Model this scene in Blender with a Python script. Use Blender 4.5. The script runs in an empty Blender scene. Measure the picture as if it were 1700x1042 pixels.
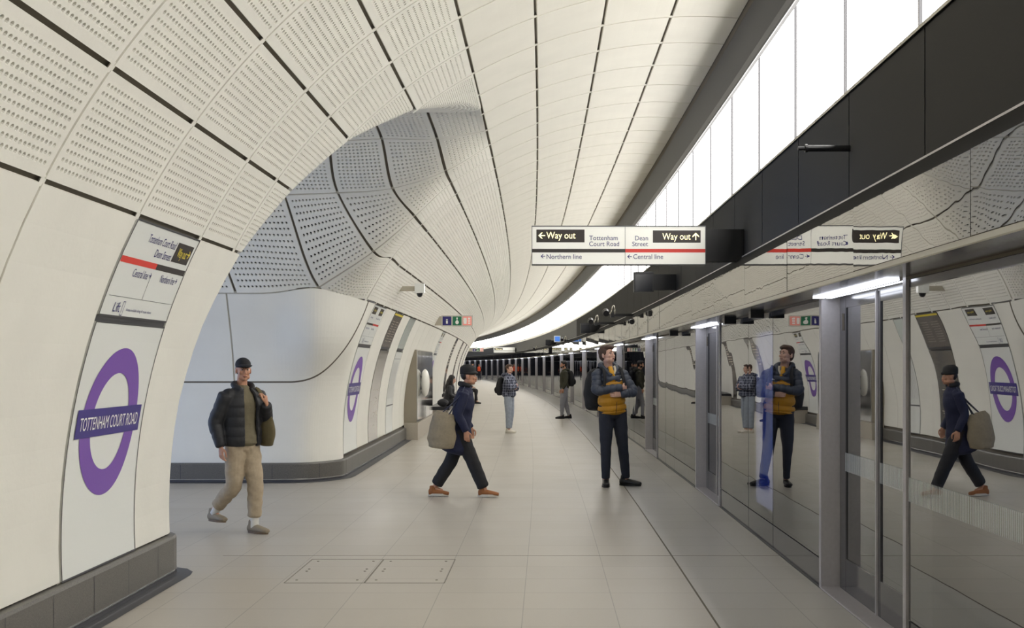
import bpy, math, random
import numpy as np
from mathutils import Vector, Matrix
random.seed(4); np.random.seed(4)
SC = bpy.context.scene; COL = SC.collection
# ---------------- camera, world, exposure, large lights ----------------
cam = bpy.data.cameras.new('camera'); camo = bpy.data.objects.new('camera', cam); COL.objects.link(camo)
camo.location = (0, 0, 1.6); camo.rotation_euler = (math.pi/2, 0, 0)
cam.sensor_width = 36; cam.lens = 42.35; cam.shift_x = -55/1700; cam.shift_y = 84/1700
cam.clip_start = .05; cam.clip_end = 400
SC.camera = camo
SC.view_settings.view_transform = 'Standard'; SC.view_settings.look = 'None'
SC.view_settings.exposure = 0.0; SC.view_settings.gamma = 1; SC.view_settings.use_curve_mapping = False
wd = bpy.data.worlds.new('world'); SC.world = wd; wd.use_nodes = True
wd.node_tree.nodes['Background'].inputs[0].default_value = (.9, .93, 1, 1)
wd.node_tree.nodes['Background'].inputs[1].default_value = .3
EMIT = 9.2          # strength of the luminous wall panels
def area(name, loc, rot, sx, sy, power, color):
    l = bpy.data.lights.new(name, 'AREA'); l.shape = 'RECTANGLE'; l.size = sx; l.size_y = sy; l.energy = power; l.color = color
    o = bpy.data.objects.new(name, l); COL.objects.link(o); o.location = loc; o.rotation_euler = rot; return o
# the cool daylight-white fittings of the cross passage, further down it than the photo shows
area('passage_light', (-8.6, 12.85, 3.3), (0, math.radians(-62), 0), 1.6, 4.5, 8, (.60, .72, 1))
area('passage_light_low', (-8.9, 12.2, 1.3), (0, math.radians(-90), 0), 2.2, 4.5, 145, (.44, .60, 1))
# ---------------- the curve of the platform ----------------
RC, S0C = 900.0, 10.0
def W(u, s, z):
    u, s, z = np.broadcast_arrays(np.asarray(u, float), np.asarray(s, float), np.asarray(z, float))
    th = np.maximum(0, s-S0C)/RC
    x = np.where(s > S0C, -RC+(RC+u)*np.cos(th), u); y = np.where(s > S0C, S0C+(RC+u)*np.sin(th), s)
    return np.stack([x, y, z], -1)
def Wp(u, s, z): return Vector([float(v) for v in W(u, s, z)])
def head(s): return max(0, s-S0C)/RC       # heading of the platform at s (rotation about z)
CX, CZ, CR = 1.4008, .535, 4.2723
AL0 = math.asin((.30-CZ)/CR); ALA = .4727; DAL = .1488
def ALk(k): return ALA+DAL*k               # angle of joint line k (0=A .. 8 = ceiling end)
def prof(al): return CX-CR*np.cos(al), CZ+CR*np.sin(al)
def plat(s, al): x, z = prof(np.asarray(al, float)); return W(x, s, z)
# ---------------- materials ----------------
def lin(c): return tuple(((v/255)/12.92 if v/255 <= .04045 else ((v/255+.055)/1.055)**2.4) for v in c)+(1,)
MAT = {}
def mat(name, rgb, rough=.6, metal=0, spec=.5, emit=0, noise=0, nscale=20, bump=0, bscale=60, coat=0):
    if name in MAT: return MAT[name]
    m = bpy.data.materials.new(name); m.use_nodes = True; nt = m.node_tree; b = nt.nodes['Principled BSDF']
    c = lin(rgb); b.inputs['Base Color'].default_value = c
    b.inputs['Roughness'].default_value = rough; b.inputs['Metallic'].default_value = metal
    b.inputs['Specular IOR Level'].default_value = spec; b.inputs['Coat Weight'].default_value = coat
    tc = nt.nodes.new('ShaderNodeTexCoord')
    if emit: b.inputs['Emission Color'].default_value = c; b.inputs['Emission Strength'].default_value = emit
    if noise:
        n = nt.nodes.new('ShaderNodeTexNoise'); n.inputs['Scale'].default_value = nscale; n.inputs['Detail'].default_value = 5
        r = nt.nodes.new('ShaderNodeValToRGB'); nt.links.new(tc.outputs['Object'], n.inputs['Vector']); nt.links.new(n.outputs['Fac'], r.inputs['Fac'])
        r.color_ramp.elements[0].position = .25; r.color_ramp.elements[1].position = .75
        r.color_ramp.elements[0].color = tuple(v*(1-noise) for v in c[:3])+(1,); r.color_ramp.elements[1].color = tuple(min(1, v*(1+noise)) for v in c[:3])+(1,)
        nt.links.new(r.outputs['Color'], b.inputs['Base Color'])
    if bump:
        n = nt.nodes.new('ShaderNodeTexNoise'); n.inputs['Scale'].default_value = bscale; n.inputs['Detail'].default_value = 4
        bp = nt.nodes.new('ShaderNodeBump'); bp.inputs['Strength'].default_value = bump; bp.inputs['Distance'].default_value = .02
        nt.links.new(tc.outputs['Object'], n.inputs['Vector']); nt.links.new(n.outputs['Fac'], bp.inputs['Height']); nt.links.new(bp.outputs['Normal'], b.inputs['Normal'])
    MAT[name] = m; return m
M_CLAD = mat('cladding', (229, 227, 218), .5, noise=.03, nscale=2.5, bump=.05, bscale=30)
M_CLADP = mat('cladding_plain', (227, 224, 213), .45, noise=.035, nscale=3, bump=.04, bscale=30)
M_HOLE = mat('hole_backing', (46, 43, 39), .9)
M_GAP = mat('joint_shadow_gap', (104, 97, 86), .9)
M_JOINT = mat('joint_beige', (176, 170, 154), .8)
M_BLACK = mat('black_ribbed', (30, 29, 29), .45, spec=.5)
M_BLACKS = mat('black_satin', (26, 27, 31), .35)
M_DARK = mat('charcoal_strip', (66, 66, 70), .5)
M_STEEL = mat('brushed_steel', (190, 187, 190), .42, metal=.35, noise=.05, nscale=40)
M_STEELD = mat('dark_steel', (96, 96, 100), .4, metal=.6)
M_CHROME = mat('chrome', (205, 205, 205), .08, metal=1)
M_SKIRT = mat('grey_granite', (96, 93, 88), .45, noise=.35, nscale=120)
M_TRIM = mat('light_metal_trim', (196, 192, 180), .35, metal=.6)
M_WHITE = mat('sign_white', (226, 228, 224), .3)
M_NAVY = mat('sign_navy', (40, 36, 110), .5)
M_SBLK = mat('sign_black', (50, 44, 42), .35)
M_RED = mat('sign_red', (218, 62, 52), .4)
M_YEL = mat('sign_yellow', (240, 220, 80), .5)
M_YELE = mat('sign_lit_letters', (255, 244, 190), .5, emit=1.3)
M_PURP = mat('roundel_purple', (118, 76, 168), .4)
M_BAR = mat('roundel_bar', (58, 44, 128), .4)
M_GREEN = mat('sign_green', (20, 110, 75), .4)
M_PINK = mat('sign_pink', (238, 150, 140), .4, emit=.15)
M_WTXT = mat('white_lettering', (240, 240, 236), .4)
M_TRAIN = mat('track_side_dark', (34, 35, 44), .8)
# luminous panel
def emis(name, rgb, st):
    m = bpy.data.materials.new(name); m.use_nodes = True; nt = m.node_tree; nt.nodes.clear()
    e = nt.nodes.new('ShaderNodeEmission'); e.inputs[0].default_value = lin(rgb); e.inputs[1].default_value = st
    o = nt.nodes.new('ShaderNodeOutputMaterial'); nt.links.new(e.outputs[0], o.inputs[0]); MAT[name] = m; return m
M_LUM = emis('luminous_panel', (255, 252, 246), EMIT)
M_DOORL = emis('door_light', (240, 244, 255), 4.5)
# mirror-like screen glass
def glassmat(name, refl, tint, wav, wscale, glos=(.93, .92, .89), zs=1.0):
    m = bpy.data.materials.new(name); m.use_nodes = True; nt = m.node_tree; nt.nodes.clear(); L = nt.links.new
    o = nt.nodes.new('ShaderNodeOutputMaterial'); mx = nt.nodes.new('ShaderNodeMixShader'); mx.inputs[0].default_value = refl
    g = nt.nodes.new('ShaderNodeBsdfGlossy'); g.inputs['Color'].default_value = glos+(1,); g.inputs['Roughness'].default_value = 0.0
    t = nt.nodes.new('ShaderNodeBsdfTransparent'); t.inputs[0].default_value = tint+(1,)
    tc = nt.nodes.new('ShaderNodeTexCoord'); mp = nt.nodes.new('ShaderNodeMapping'); mp.inputs['Scale'].default_value = (1, 1, zs)
    n = nt.nodes.new('ShaderNodeTexNoise'); n.inputs['Scale'].default_value = wscale; n.inputs['Detail'].default_value = 1
    bp = nt.nodes.new('ShaderNodeBump'); bp.inputs['Strength'].default_value = 1; bp.inputs['Distance'].default_value = wav
    L(tc.outputs['Object'], mp.inputs[0]); L(mp.outputs[0], n.inputs['Vector']); L(n.outputs['Fac'], bp.inputs['Height']); L(bp.outputs[0], g.inputs['Normal'])
    L(t.outputs[0], mx.inputs[1]); L(g.outputs[0], mx.inputs[2]); L(mx.outputs[0], o.inputs[0]); MAT[name] = m; return m
M_GLASS = glassmat('screen_glass', .49, (.4, .4, .42), .0008, 1.6, glos=(.90, .91, .93))
M_GLASSU = glassmat('upper_screen_glass', .6, (.4, .4, .42), .0003, 5)
# floor tiles: uv = (u, s) in metres
def floormat():
    m = bpy.data.materials.new('floor_tiles'); m.use_nodes = True; nt = m.node_tree; b = nt.nodes['Principled BSDF']; L = nt.links.new
    def N(t, **k):
        n = nt.nodes.new(t)
        for a, v in k.items(): setattr(n, a, v)
        return n
    def mth(op, a, bb=None):
        n = N('ShaderNodeMath', operation=op)
        for i, v in enumerate((a, bb)):
            if v is None: continue
            if isinstance(v, (int, float)): n.inputs[i].default_value = v
            else: L(v, n.inputs[i])
        return n.outputs[0]
    uv = N('ShaderNodeUVMap'); sx = N('ShaderNodeSeparateXYZ'); L(uv.outputs[0], sx.inputs[0])
    fu = mth('DIVIDE', mth('ADD', sx.outputs[0], .144+12), .6); fs = mth('DIVIDE', mth('ADD', sx.outputs[1], -10.1+22), .55)
    def line(f, size, w):
        fr = mth('FRACT', f); d = mth('MULTIPLY', mth('MINIMUM', fr, mth('SUBTRACT', 1, fr)), size)
        n = N('ShaderNodeMapRange'); n.interpolation_type = 'SMOOTHSTEP'; L(d, n.inputs[0]); n.inputs[1].default_value = w*.4; n.inputs[2].default_value = w; n.inputs[3].default_value = 1; n.inputs[4].default_value = 0
        return n.outputs[0]
    ln = mth('MAXIMUM', line(fu, .6, .004), line(fs, .55, .0055))
    cb = N('ShaderNodeCombineXYZ'); L(mth('FLOOR', fu), cb.inputs[0]); L(mth('FLOOR', fs), cb.inputs[1])
    wn = N('ShaderNodeTexWhiteNoise'); L(cb.outputs[0], wn.inputs[0])
    no = N('ShaderNodeTexNoise'); L(uv.outputs[0], no.inputs[0]); no.inputs['Scale'].default_value = 160; no.inputs['Detail'].default_value = 4
    n2 = N('ShaderNodeTexNoise'); L(uv.outputs[0], n2.inputs[0]); n2.inputs['Scale'].default_value = 1.3; n2.inputs['Detail'].default_value = 5
    v = mth('ADD', mth('MULTIPLY', wn.outputs[0], .05), mth('ADD', mth('MULTIPLY', no.outputs[0], .16), mth('MULTIPLY', n2.outputs[0], .14)))
    v = mth('ADD', v, .80)
    v = mth('MULTIPLY', v, mth('SUBTRACT', 1, mth('MULTIPLY', ln, .42)))
    # whiter coping strip by the screens
    side = mth('GREATER_THAN', sx.outputs[0], 1.06)
    mx = N('ShaderNodeMix', data_type='RGBA'); L(side, mx.inputs[0]); mx.inputs[6].default_value = lin((170, 164, 154)); mx.inputs[7].default_value = lin((173, 170, 165))
    sc = N('ShaderNodeVectorMath', operation='SCALE'); L(mx.outputs[2], sc.inputs[0]); L(v, sc.inputs[3])
    L(sc.outputs[0], b.inputs['Base Color'])
    rr = mth('ADD', mth('MULTIPLY', n2.outputs[0], .2), .27); L(rr, b.inputs['Roughness']); b.inputs['Specular IOR Level'].default_value = .45
    bp = N('ShaderNodeBump'); bp.inputs['Strength'].default_value = .15; bp.inputs['Distance'].default_value = .004; L(no.outputs[0], bp.inputs['Height']); L(bp.outputs[0], b.inputs['Normal'])
    return m
M_FLOOR = floormat()
# ---------------- mesh helpers ----------------
class MB:
    def __init__(s): s.v = []; s.f = []; s.m = []; s.uv = None
    def add(s, V, F, mi=0):
        o = len(s.v); s.v.extend([tuple(map(float, p)) for p in V]); s.f.extend([tuple(i+o for i in f) for f in F]); s.m.extend([mi]*len(F)); return s
    def box(s, u0, u1, s0, s1, z0, z1, mi=0, seg=None):     # a box in platform coordinates
        n = seg or max(1, int(abs(s1-s0)/8)); V = []
        for i in range(n+1):
            t = s0+(s1-s0)*i/n
            V += [W(u0, t, z0), W(u1, t, z0), W(u1, t, z1), W(u0, t, z1)]
        F = [(0, 1, 2, 3), tuple(4*n+k for k in (3, 2, 1, 0))]
        for i in range(n):
            a = 4*i
            for k in range(4): F.append((a+k, a+4+k, a+4+(k+1) % 4, a+(k+1) % 4))
        return s.add(V, F, mi)
    def lbox(s, c, d, M=None, mi=0):                         # plain box, centre c, size d, optional matrix
        V = [Vector((c[0]+d[0]*(i-.5), c[1]+d[1]*(j-.5), c[2]+d[2]*(k-.5))) for i in (0, 1) for j in (0, 1) for k in (0, 1)]
        if M: V = [M @ v for v in V]
        return s.add(V, [(0, 1, 3, 2), (4, 6, 7, 5), (0, 4, 5, 1), (2, 3, 7, 6), (0, 2, 6, 4), (1, 5, 7, 3)], mi)
    def grid(s, P, mi=0):                                    # P (n,m,3)
        n, m = P.shape[:2]
        return s.add(P.reshape(-1, 3), [(i*m+j, (i+1)*m+j, (i+1)*m+j+1, i*m+j+1) for i in range(n-1) for j in range(m-1)], mi)
    def cyl(s, p0, p1, r, n=16, mi=0, r1=None):
        p0, p1 = Vector(p0), Vector(p1); T = (p1-p0).normalized(); a = T.orthogonal().normalized(); b = T.cross(a); r1 = r if r1 is None else r1; V = []
        for p, q in ((p0, r), (p1, r1)):
            V += [p+a*q*math.cos(2*math.pi*i/n)+b*q*math.sin(2*math.pi*i/n) for i in range(n)]
        return s.add(V, [(i, (i+1) % n, n+(i+1) % n, n+i) for i in range(n)]+[tuple(range(n))[::-1], tuple(range(n, 2*n))], mi)
    def ell(s, c, r, n=14, M=None, mi=0):
        V = []; c = Vector(c)
        for i in range(n+1):
            ph = math.pi*i/n
            for j in range(n):
                th = 2*math.pi*j/n; p = Vector((r[0]*math.sin(ph)*math.cos(th), r[1]*math.sin(ph)*math.sin(th), r[2]*math.cos(ph)))
                if M: p = M @ p
                V.append(c+p)
        return s.add(V, [(i*n+j, (i+1)*n+j, (i+1)*n+(j+1) % n, i*n+(j+1) % n) for i in range(n) for j in range(n)], mi)
    def build(s, name, mats, parent=None, smooth=False, label=None, cat=None, group=None, kind=None, origin=None):
        me = bpy.data.meshes.new(name); V = s.v
        if origin is not None: V = [(p[0]-origin[0], p[1]-origin[1], p[2]-origin[2]) for p in V]
        me.from_pydata(V, [], s.f); mats = mats if isinstance(mats, (list, tuple)) else [mats]
        for m in mats: me.materials.append(m)
        if len(mats) > 1: me.polygons.foreach_set('material_index', s.m)
        if smooth: me.polygons.foreach_set('use_smooth', [True]*len(me.polygons))
        me.update(); o = bpy.data.objects.new(name, me); COL.objects.link(o)
        if origin is not None: o.location = origin
        if parent: o.parent = parent
        return tag(o, label, cat, group, kind)
def tag(o, label=None, cat=None, group=None, kind=None):
    if label: o['label'] = label
    if cat: o['category'] = cat
    if group: o['group'] = group
    if kind: o['kind'] = kind
    return o
def empty(name, loc, label, cat, group=None, rz=0, kind=None):
    o = bpy.data.objects.new(name, None); COL.objects.link(o); o.location = loc; o.rotation_euler = (0, 0, rz); o.empty_display_size = .1
    return tag(o, label, cat, group, kind)
def dup(root, label=None, group=None):
    r = root.copy(); COL.objects.link(r)
    if label: r['label'] = label
    if group: r['group'] = group
    for ch in list(root.children):
        c = ch.copy(); COL.objects.link(c); c.parent = r
        for g in list(ch.children):
            d = g.copy(); COL.objects.link(d); d.parent = c
    return r
def struct(mb, name, mats, smooth=False): return mb.build(name, mats, smooth=smooth, kind='structure')
# fast numpy collector for the cladding
class NB:
    def __init__(s): s.V = []; s.F = {3: [], 4: [], 8: []}; s.n = 0
    def add(s, V, F, mi):
        F = np.asarray(F, np.int64)+s.n; s.V.append(V.reshape(-1, 3)); s.n += len(V.reshape(-1, 3)); s.F[F.shape[1]].append((F, mi))
    def build(s, name, mats):
        V = np.concatenate(s.V); loops = []; starts = []; mi = []; pos = 0
        for k in (3, 4, 8):
            for F, m in s.F[k]:
                loops.append(F.ravel()); starts.append(pos+np.arange(len(F))*k); pos += F.size; mi.append(np.full(len(F), m))
        me = bpy.data.meshes.new(name); me.vertices.add(len(V)); me.vertices.foreach_set('co', V.ravel().astype(np.float32))
        loops = np.concatenate(loops); starts = np.concatenate(starts); mi = np.concatenate(mi)
        me.loops.add(len(loops)); me.loops.foreach_set('vertex_index', loops.astype(np.int32))
        me.polygons.add(len(starts)); me.polygons.foreach_set('loop_start', starts.astype(np.int32)); me.polygons.foreach_set('material_index', mi.astype(np.int32))
        for m in mats: me.materials.append(m)
        me.update(calc_edges=True); me.validate(); me.shade_flat()
        o = bpy.data.objects.new(name, me); COL.objects.link(o); o['kind'] = 'structure'; return o
def evalN(f, A, B, ref):
    e = 1e-3
    P = f(A, B); n = np.cross(f(A+e, B)-f(A-e, B), f(A, B+e)-f(A, B-e)); n /= np.linalg.norm(n, axis=-1, keepdims=True)+1e-12
    s = np.sign((n*(np.asarray(ref)-P)).sum(-1)); s[s == 0] = 1
    return P, n*np.median(s)
OCT = np.array([(0, 0), (.5, 0), (1, 0), (1, .5), (1, 1), (.5, 1), (0, 1), (0, .5)])
def panel(nb, f, a0, a1, b0, b1, ref, holes=None, hr=.0138, ga=.011, gb=.014, strip=True, na=None, nbb=None, mp=0, clip=False):
    am, bm = (a0+a1)/2, (b0+b1)/2
    la = np.linspace(a0, a1, 9); lb = np.linspace(b0, b1, 9)
    La = np.linalg.norm(np.diff(f(la, np.full(9, bm)), axis=0), axis=1).sum(); Lb = np.linalg.norm(np.diff(f(np.full(9, am), lb), axis=0), axis=1).sum()
    ia, ib = ga/La*(a1-a0), gb/Lb*(b1-b0); A0, A1, B0, B1 = a0+ia, a1-ia, b0+ib, b1-ib
    if holes:
        ha, hb = holes; m = .045; na = max(1, round((La-2*m)/ha)); nb2 = max(1, round((Lb-2*m)/hb)); ma = m/La*(a1-a0); mb_ = m/Lb*(b1-b0)
        ga_ = np.concatenate([[A0], np.linspace(A0+ma, A1-ma, na+1), [A1]]); gb_ = np.concatenate([[B0], np.linspace(B0+mb_, B1-mb_, nb2+1), [B1]])
    else:
        na = na or max(1, int(La/.25)); nb2 = nbb or max(2, int(Lb/.2)); ga_ = np.linspace(A0, A1, na+1); gb_ = np.linspace(B0, B1, nb2+1)
    GA, GB = np.meshgrid(ga_, gb_, indexing='ij'); P, Nn = evalN(f, GA, GB, ref); n, m_ = GA.shape
    idx = np.arange(n*m_).reshape(n, m_)
    I, J = np.meshgrid(np.arange(n-1), np.arange(m_-1), indexing='ij')
    if holes: border = (I == 0) | (I == n-2) | (J == 0) | (J == m_-2)
    else: border = np.ones_like(I, bool)
    q = np.stack([idx[:-1, :-1], idx[1:, :-1], idx[1:, 1:], idx[:-1, 1:]], -1)[border]
    nb.add(P, q, mp)
    # thickness
    loop = np.concatenate([idx[:, 0], idx[-1, 1:], idx[-2::-1, -1], idx[0, -2:0:-1]]); k = len(loop)
    Pl = P.reshape(-1, 3)[loop]; Nl = Nn.reshape(-1, 3)[loop]; i = np.arange(k)
    nb.add(np.concatenate([Pl, Pl-Nl*.027]), np.stack([i, (i+1) % k, k+(i+1) % k, k+i], -1), mp)
    if holes:
        I, J = np.meshgrid(np.arange(1, n-2), np.arange(1, m_-2), indexing='ij'); I = I.ravel(); J = J.ravel()
        a_ = ga_[I][:, None]; da = (ga_[I+1]-ga_[I])[:, None]; b_ = gb_[J][:, None]; db = (gb_[J+1]-gb_[J])[:, None]
        ang = np.arctan2(OCT[:, 1]-.5, OCT[:, 0]-.5); ca, cb_ = La*(da_:=(ga_[2]-ga_[1]))/(a1-a0), Lb*(gb_[2]-gb_[1])/(b1-b0)
        rx = min(.42, hr*1.12/ca) if ca < .2 else .44; ry = min(.42, hr*.95/cb_)
        hx, hy = .5+rx*np.cos(ang), .5+ry*np.sin(ang)
        Ao = a_+da*OCT[:, 0]; Bo = b_+db*OCT[:, 1]; Ah = a_+da*hx; Bh = b_+db*hy
        Al = a_+da*(.5+(hx-.5)*.85); Bl = b_+db*(.5+(hy-.5)*.85)
        Po = f(Ao, Bo); Ph = f(Ah, Bh); Pl, Nl = evalN(f, Al, Bl, ref); Pl = Pl-Nl*.019
        V = np.concatenate([Po, Ph, Pl], 1); c = len(I); base = (np.arange(c)*24)[:, None, None]; i = np.arange(8); j = (i+1) % 8
        F1 = np.stack([i, j, 8+j, 8+i], -1)[None]+base; F2 = np.stack([8+i, 8+j, 16+j, 16+i], -1)[None]+base
        nb.add(V, np.concatenate([F1.reshape(-1, 4), F2.reshape(-1, 4)]), mp); off = nb.n-len(V.reshape(-1, 3))
        nb.F[8].append((np.arange(16, 24)[None]+(np.arange(c)*24)[:, None]+off, 1))
    if strip:     # beige joint behind the a1 edge
        ls = np.linspace(b0, b1, 7); w = .03/La*(a1-a0); GA, GB = np.meshgrid([a1-w, a1+w], ls, indexing='ij'); P, Nn = evalN(f, GA, GB, ref); P = P-Nn*.010
        i = np.arange(6); nb.add(P, np.stack([i, i+7, i+8, i+1], -1), 3)
    if clip:      # pale clip where the joints cross
        wa = .03/La*(a1-a0); wb = .03/Lb*(b1-b0)
        GA, GB = np.meshgrid([a1-wa, a1+wa], [b0-wb, b0+wb], indexing='ij'); P, Nn = evalN(f, GA, GB, ref); P = P-Nn*.004
        nb.add(P, [[0, 2, 3, 1]], 0)
def backing(nb, f, a0, a1, b0, b1, ref, na, nbb, d=.029, mi=2):
    GA, GB = np.meshgrid(np.linspace(a0, a1, na+1), np.linspace(b0, b1, nbb+1), indexing='ij'); P, Nn = evalN(f, GA, GB, ref); P = P-Nn*d
    idx = np.arange(P.shape[0]*P.shape[1]).reshape(P.shape[:2]); nb.add(P, np.stack([idx[:-1, :-1], idx[1:, :-1], idx[1:, 1:], idx[:-1, 1:]], -1).reshape(-1, 4), mi)
CM = [M_CLAD, M_HOLE, M_GAP, M_JOINT]; CMP = [M_CLADP, M_HOLE, M_GAP, M_JOINT]
HOLE = (.046, .048)
# ---------------- ceiling: plain vault panels between lines E and the black strip ----------------
JN = [-12+1.33*i for i in range(13)]; JN = [j for j in JN if j < 4.2]+[4.44, 5.77, 7.12, 8.41, 9.31, 10.2, 11.1, 12.0, 12.9]
JS = JN+[12.9+.9*i for i in range(1, 186)]
def ref_p(s): return W(.2, s, 1.8)
nb = NB()
for i in range(len(JS)-1):
    a0, a1 = JS[i], JS[i+1]
    for k in range(4, 8):
        panel(nb, plat, a0, a1, ALk(k), ALk(k+1), ref_p((a0+a1)/2), na=(2 if a1 < 40 else 1), nbb=(4 if a1 < 60 else 3), clip=(4 < a1 < 32))
for s0 in range(-12, 180, 6): backing(nb, plat, s0, s0+6, ALk(4)-.005, ALk(8)+.004, ref_p(s0+3), 3, 10)
nb.build('ceiling', CMP)
# ---------------- left wall, near pier ----------------
ZT = np.array([-1, 1.3, 1.9, 2.48, 3.05, 3.54, 3.95, 4.2, 4.285]); ST = np.array([9.12, 9.15, 9.25, 9.45, 9.81, 10.2, 10.95, 11.9, 12.6])
def S0z(z): return np.interp(z, ZT, ST)
RHO = .25
def pier(a, al, cut=0.0):      # platform surface up to the opening's edge, then round it and off into the passage
    x, z = prof(al); a = np.asarray(a, float); S0 = S0z(z)
    a, x, z, S0 = np.broadcast_arrays(a, x, z, S0)
    e = a-S0; t = np.clip(e/.40, 0, 1); r = RHO
    bx = x-r*t*t; bs = S0+2*t*(1-t)*r+t*t*r
    ex = np.maximum(0, e-.40)
    X = np.where(e <= 0, x, bx-ex); S = np.where(e <= 0, a, bs)
    return W(X, S, z)
def pier_last(a0, ext):
    def f(t, al):
        x, z = prof(al); a1 = S0z(z)+ext; return pier(a0+(a1-a0)*np.asarray(t, float), al)
    return f
nb = NB()
rows_last = {0: 9.31, 1: 9.31, 2: 10.2, 3: 11.1}
for k in range(4):
    js = [j for j in JN if j <= rows_last[k]+1e-6]
    for a0, a1 in zip(js[:-1], js[1:]):
        panel(nb, plat, a0, a1, ALk(k), ALk(k+1), ref_p(a0), holes=HOLE if a1 > 4.0 else None, clip=a1 > 3)
    f = pier_last(js[-1], .95); am = (ALk(k)+ALk(k+1))/2
    panel(nb, f, 0, 1, ALk(k), ALk(k+1), (-.5, js[-1]+.3, 1.8), holes=HOLE, strip=False)
    backing(nb, plat, -12, js[-1], ALk(k)-.01, ALk(k+1)+.01, ref_p(3), 8, 4)
    backing(nb, f, 0, 1, ALk(k)-.004, ALk(k+1)+.004, (-.5, js[-1]+.3, 1.8), 14, 6)
js = [j for j in JN if j <= 8.42]
for a0, a1 in zip(js[:-1], js[1:]):
    if abs(a0-7.12) < .01: continue
    panel(nb, plat, a0, a1, AL0, ALk(0), ref_p(a0), mp=0, clip=False)
f = pier_last(8.41, .95); panel(nb, f, 0, 1, AL0, ALk(0), (-.5, 8.6, 1.8), strip=False, na=30)
backing(nb, plat, -12, 8.5, AL0-.01, ALk(0)+.02, ref_p(3), 12, 10); backing(nb, f, 0, 1, AL0, ALk(0)+.01, (-.5, 8.6, 1.8), 14, 10)
nb.build('wall_left', CM)
# the pier's side of the cross passage (turned away from the camera)
nb = NB()
def nearside(x, q):
    z = 0+4.283*np.sin(np.asarray(q, float)*math.pi/2); xp = CX-np.sqrt(np.maximum(0, CR**2-(z-CZ)**2))
    X = -9+(xp-.28+9)*np.asarray(x, float); return W(X, S0z(z)+RHO-.002, z)
for i in range(6): panel(nb, nearside, i/6, (i+1)/6, 0, 1, (-5, 12.85, 1.5), na=3, nbb=24, strip=False)
backing(nb, nearside, 0, 1, 0, 1, (-5, 12.85, 1.5), 6, 24)
# ---------------- far corner of the passage: control nets ----------------
def crom(P, t):    # P (k,...,3), t array -> catmull-rom, uniform
    k = len(P); i = np.clip(np.floor(t).astype(int), 0, k-2); u = t-i
    def g(j):
        j_ = np.clip(j, 0, k-1); r = P[j_]
        lo = j < 0; hi = j > k-1
        if lo.any(): r[lo] = 2*P[0]-P[1]
        if hi.any(): r[hi] = 2*P[k-1]-P[k-2]
        return r
    a, b, c, d = g(i-1), g(i), g(i+1), g(i+2); u = u.reshape(u.shape+(1,)*(a.ndim-u.ndim))
    return .5*((2*b)+(-a+c)*u+(2*a-5*b+4*c-d)*u*u+(-a+3*b-3*c+d)*u**3)
def net(P):
    P = np.asarray(P, float)          # (nv, nw, 3)
    def f(v, w):
        v, w = np.broadcast_arrays(np.asarray(v, float), np.asarray(w, float)); sh = v.shape; v = v.ravel(); w = w.ravel()
        R = crom(np.swapaxes(P, 0, 1), w)             # (n, nv, 3)
        k = P.shape[0]; i = np.clip(np.floor(v).astype(int), 0, k-2); u = (v-i)[:, None]; n = np.arange(len(v))
        def g(j):
            r = R[n, np.clip(j, 0, k-1)].copy(); lo = j < 0; hi = j > k-1
            r[lo] = 2*R[lo, 0]-R[lo, 1]; r[hi] = 2*R[hi, k-1]-R[hi, k-2]; return r
        a, b, c, d = g(i-1), g(i), g(i+1), g(i+2)
        Q = .5*((2*b)+(-a+c)*u+(2*a-5*b+4*c-d)*u*u+(-a+3*b-3*c+d)*u**3)
        return W(Q[:, 0], Q[:, 1], Q[:, 2]).reshape(sh+(3,))
    return f
def pk(k, s): x, z = prof(ALk(k)); return (float(x), s, float(z))
ZH = 1.6
NETU = [
 [(-3.25, 12.9, 4.283), (-3.25, 13.9, 4.17), (-3.22, 14.95, 3.70), (-2.98, 15.98, 2.62), (-2.44, 16.6, 2.485), pk(0, 17.4)],
 [(-2.50, 12.9, 4.283), (-2.50, 13.9, 4.17), (-2.55, 14.90, 3.72), (-2.22, 15.70, 3.07), (-2.08, 16.5, 3.05), pk(1, 17.4)],
 [(-1.88, 12.9, 4.283), (-1.87, 13.85, 4.19), (-1.86, 14.80, 3.76), pk(2, 15.55), pk(2, 16.5), pk(2, 17.4)],
 [(-1.25, 12.9, 4.283), (-1.23, 13.8, 4.18), (-1.20, 14.70, 3.96), pk(3, 15.5), pk(3, 16.5), pk(3, 17.4)],
 [pk(4, 12.9), pk(4, 13.8), pk(4, 14.7), pk(4, 15.6), pk(4, 16.5), pk(4, 17.4)]]
cu = net(NETU); REFC = (-1.2, 12.2, 1.2)
for w in range(5):
    for v in range(4): panel(nb, lambda a, b: cu(b, a), w if w else -.35, w+1, v, v+1, REFC, holes=((.072, .055), (.072, .055), (.09, .055), (.06, .05), (.05, .05))[w], hr=(.0165, .0165, .0175, .013, .0115)[w], clip=(w > 2), ga=.014, gb=.018)
backing(nb, lambda a, b: cu(b, a), -.35, 5, 0, 4, REFC, 60, 48, d=.029)
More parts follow.
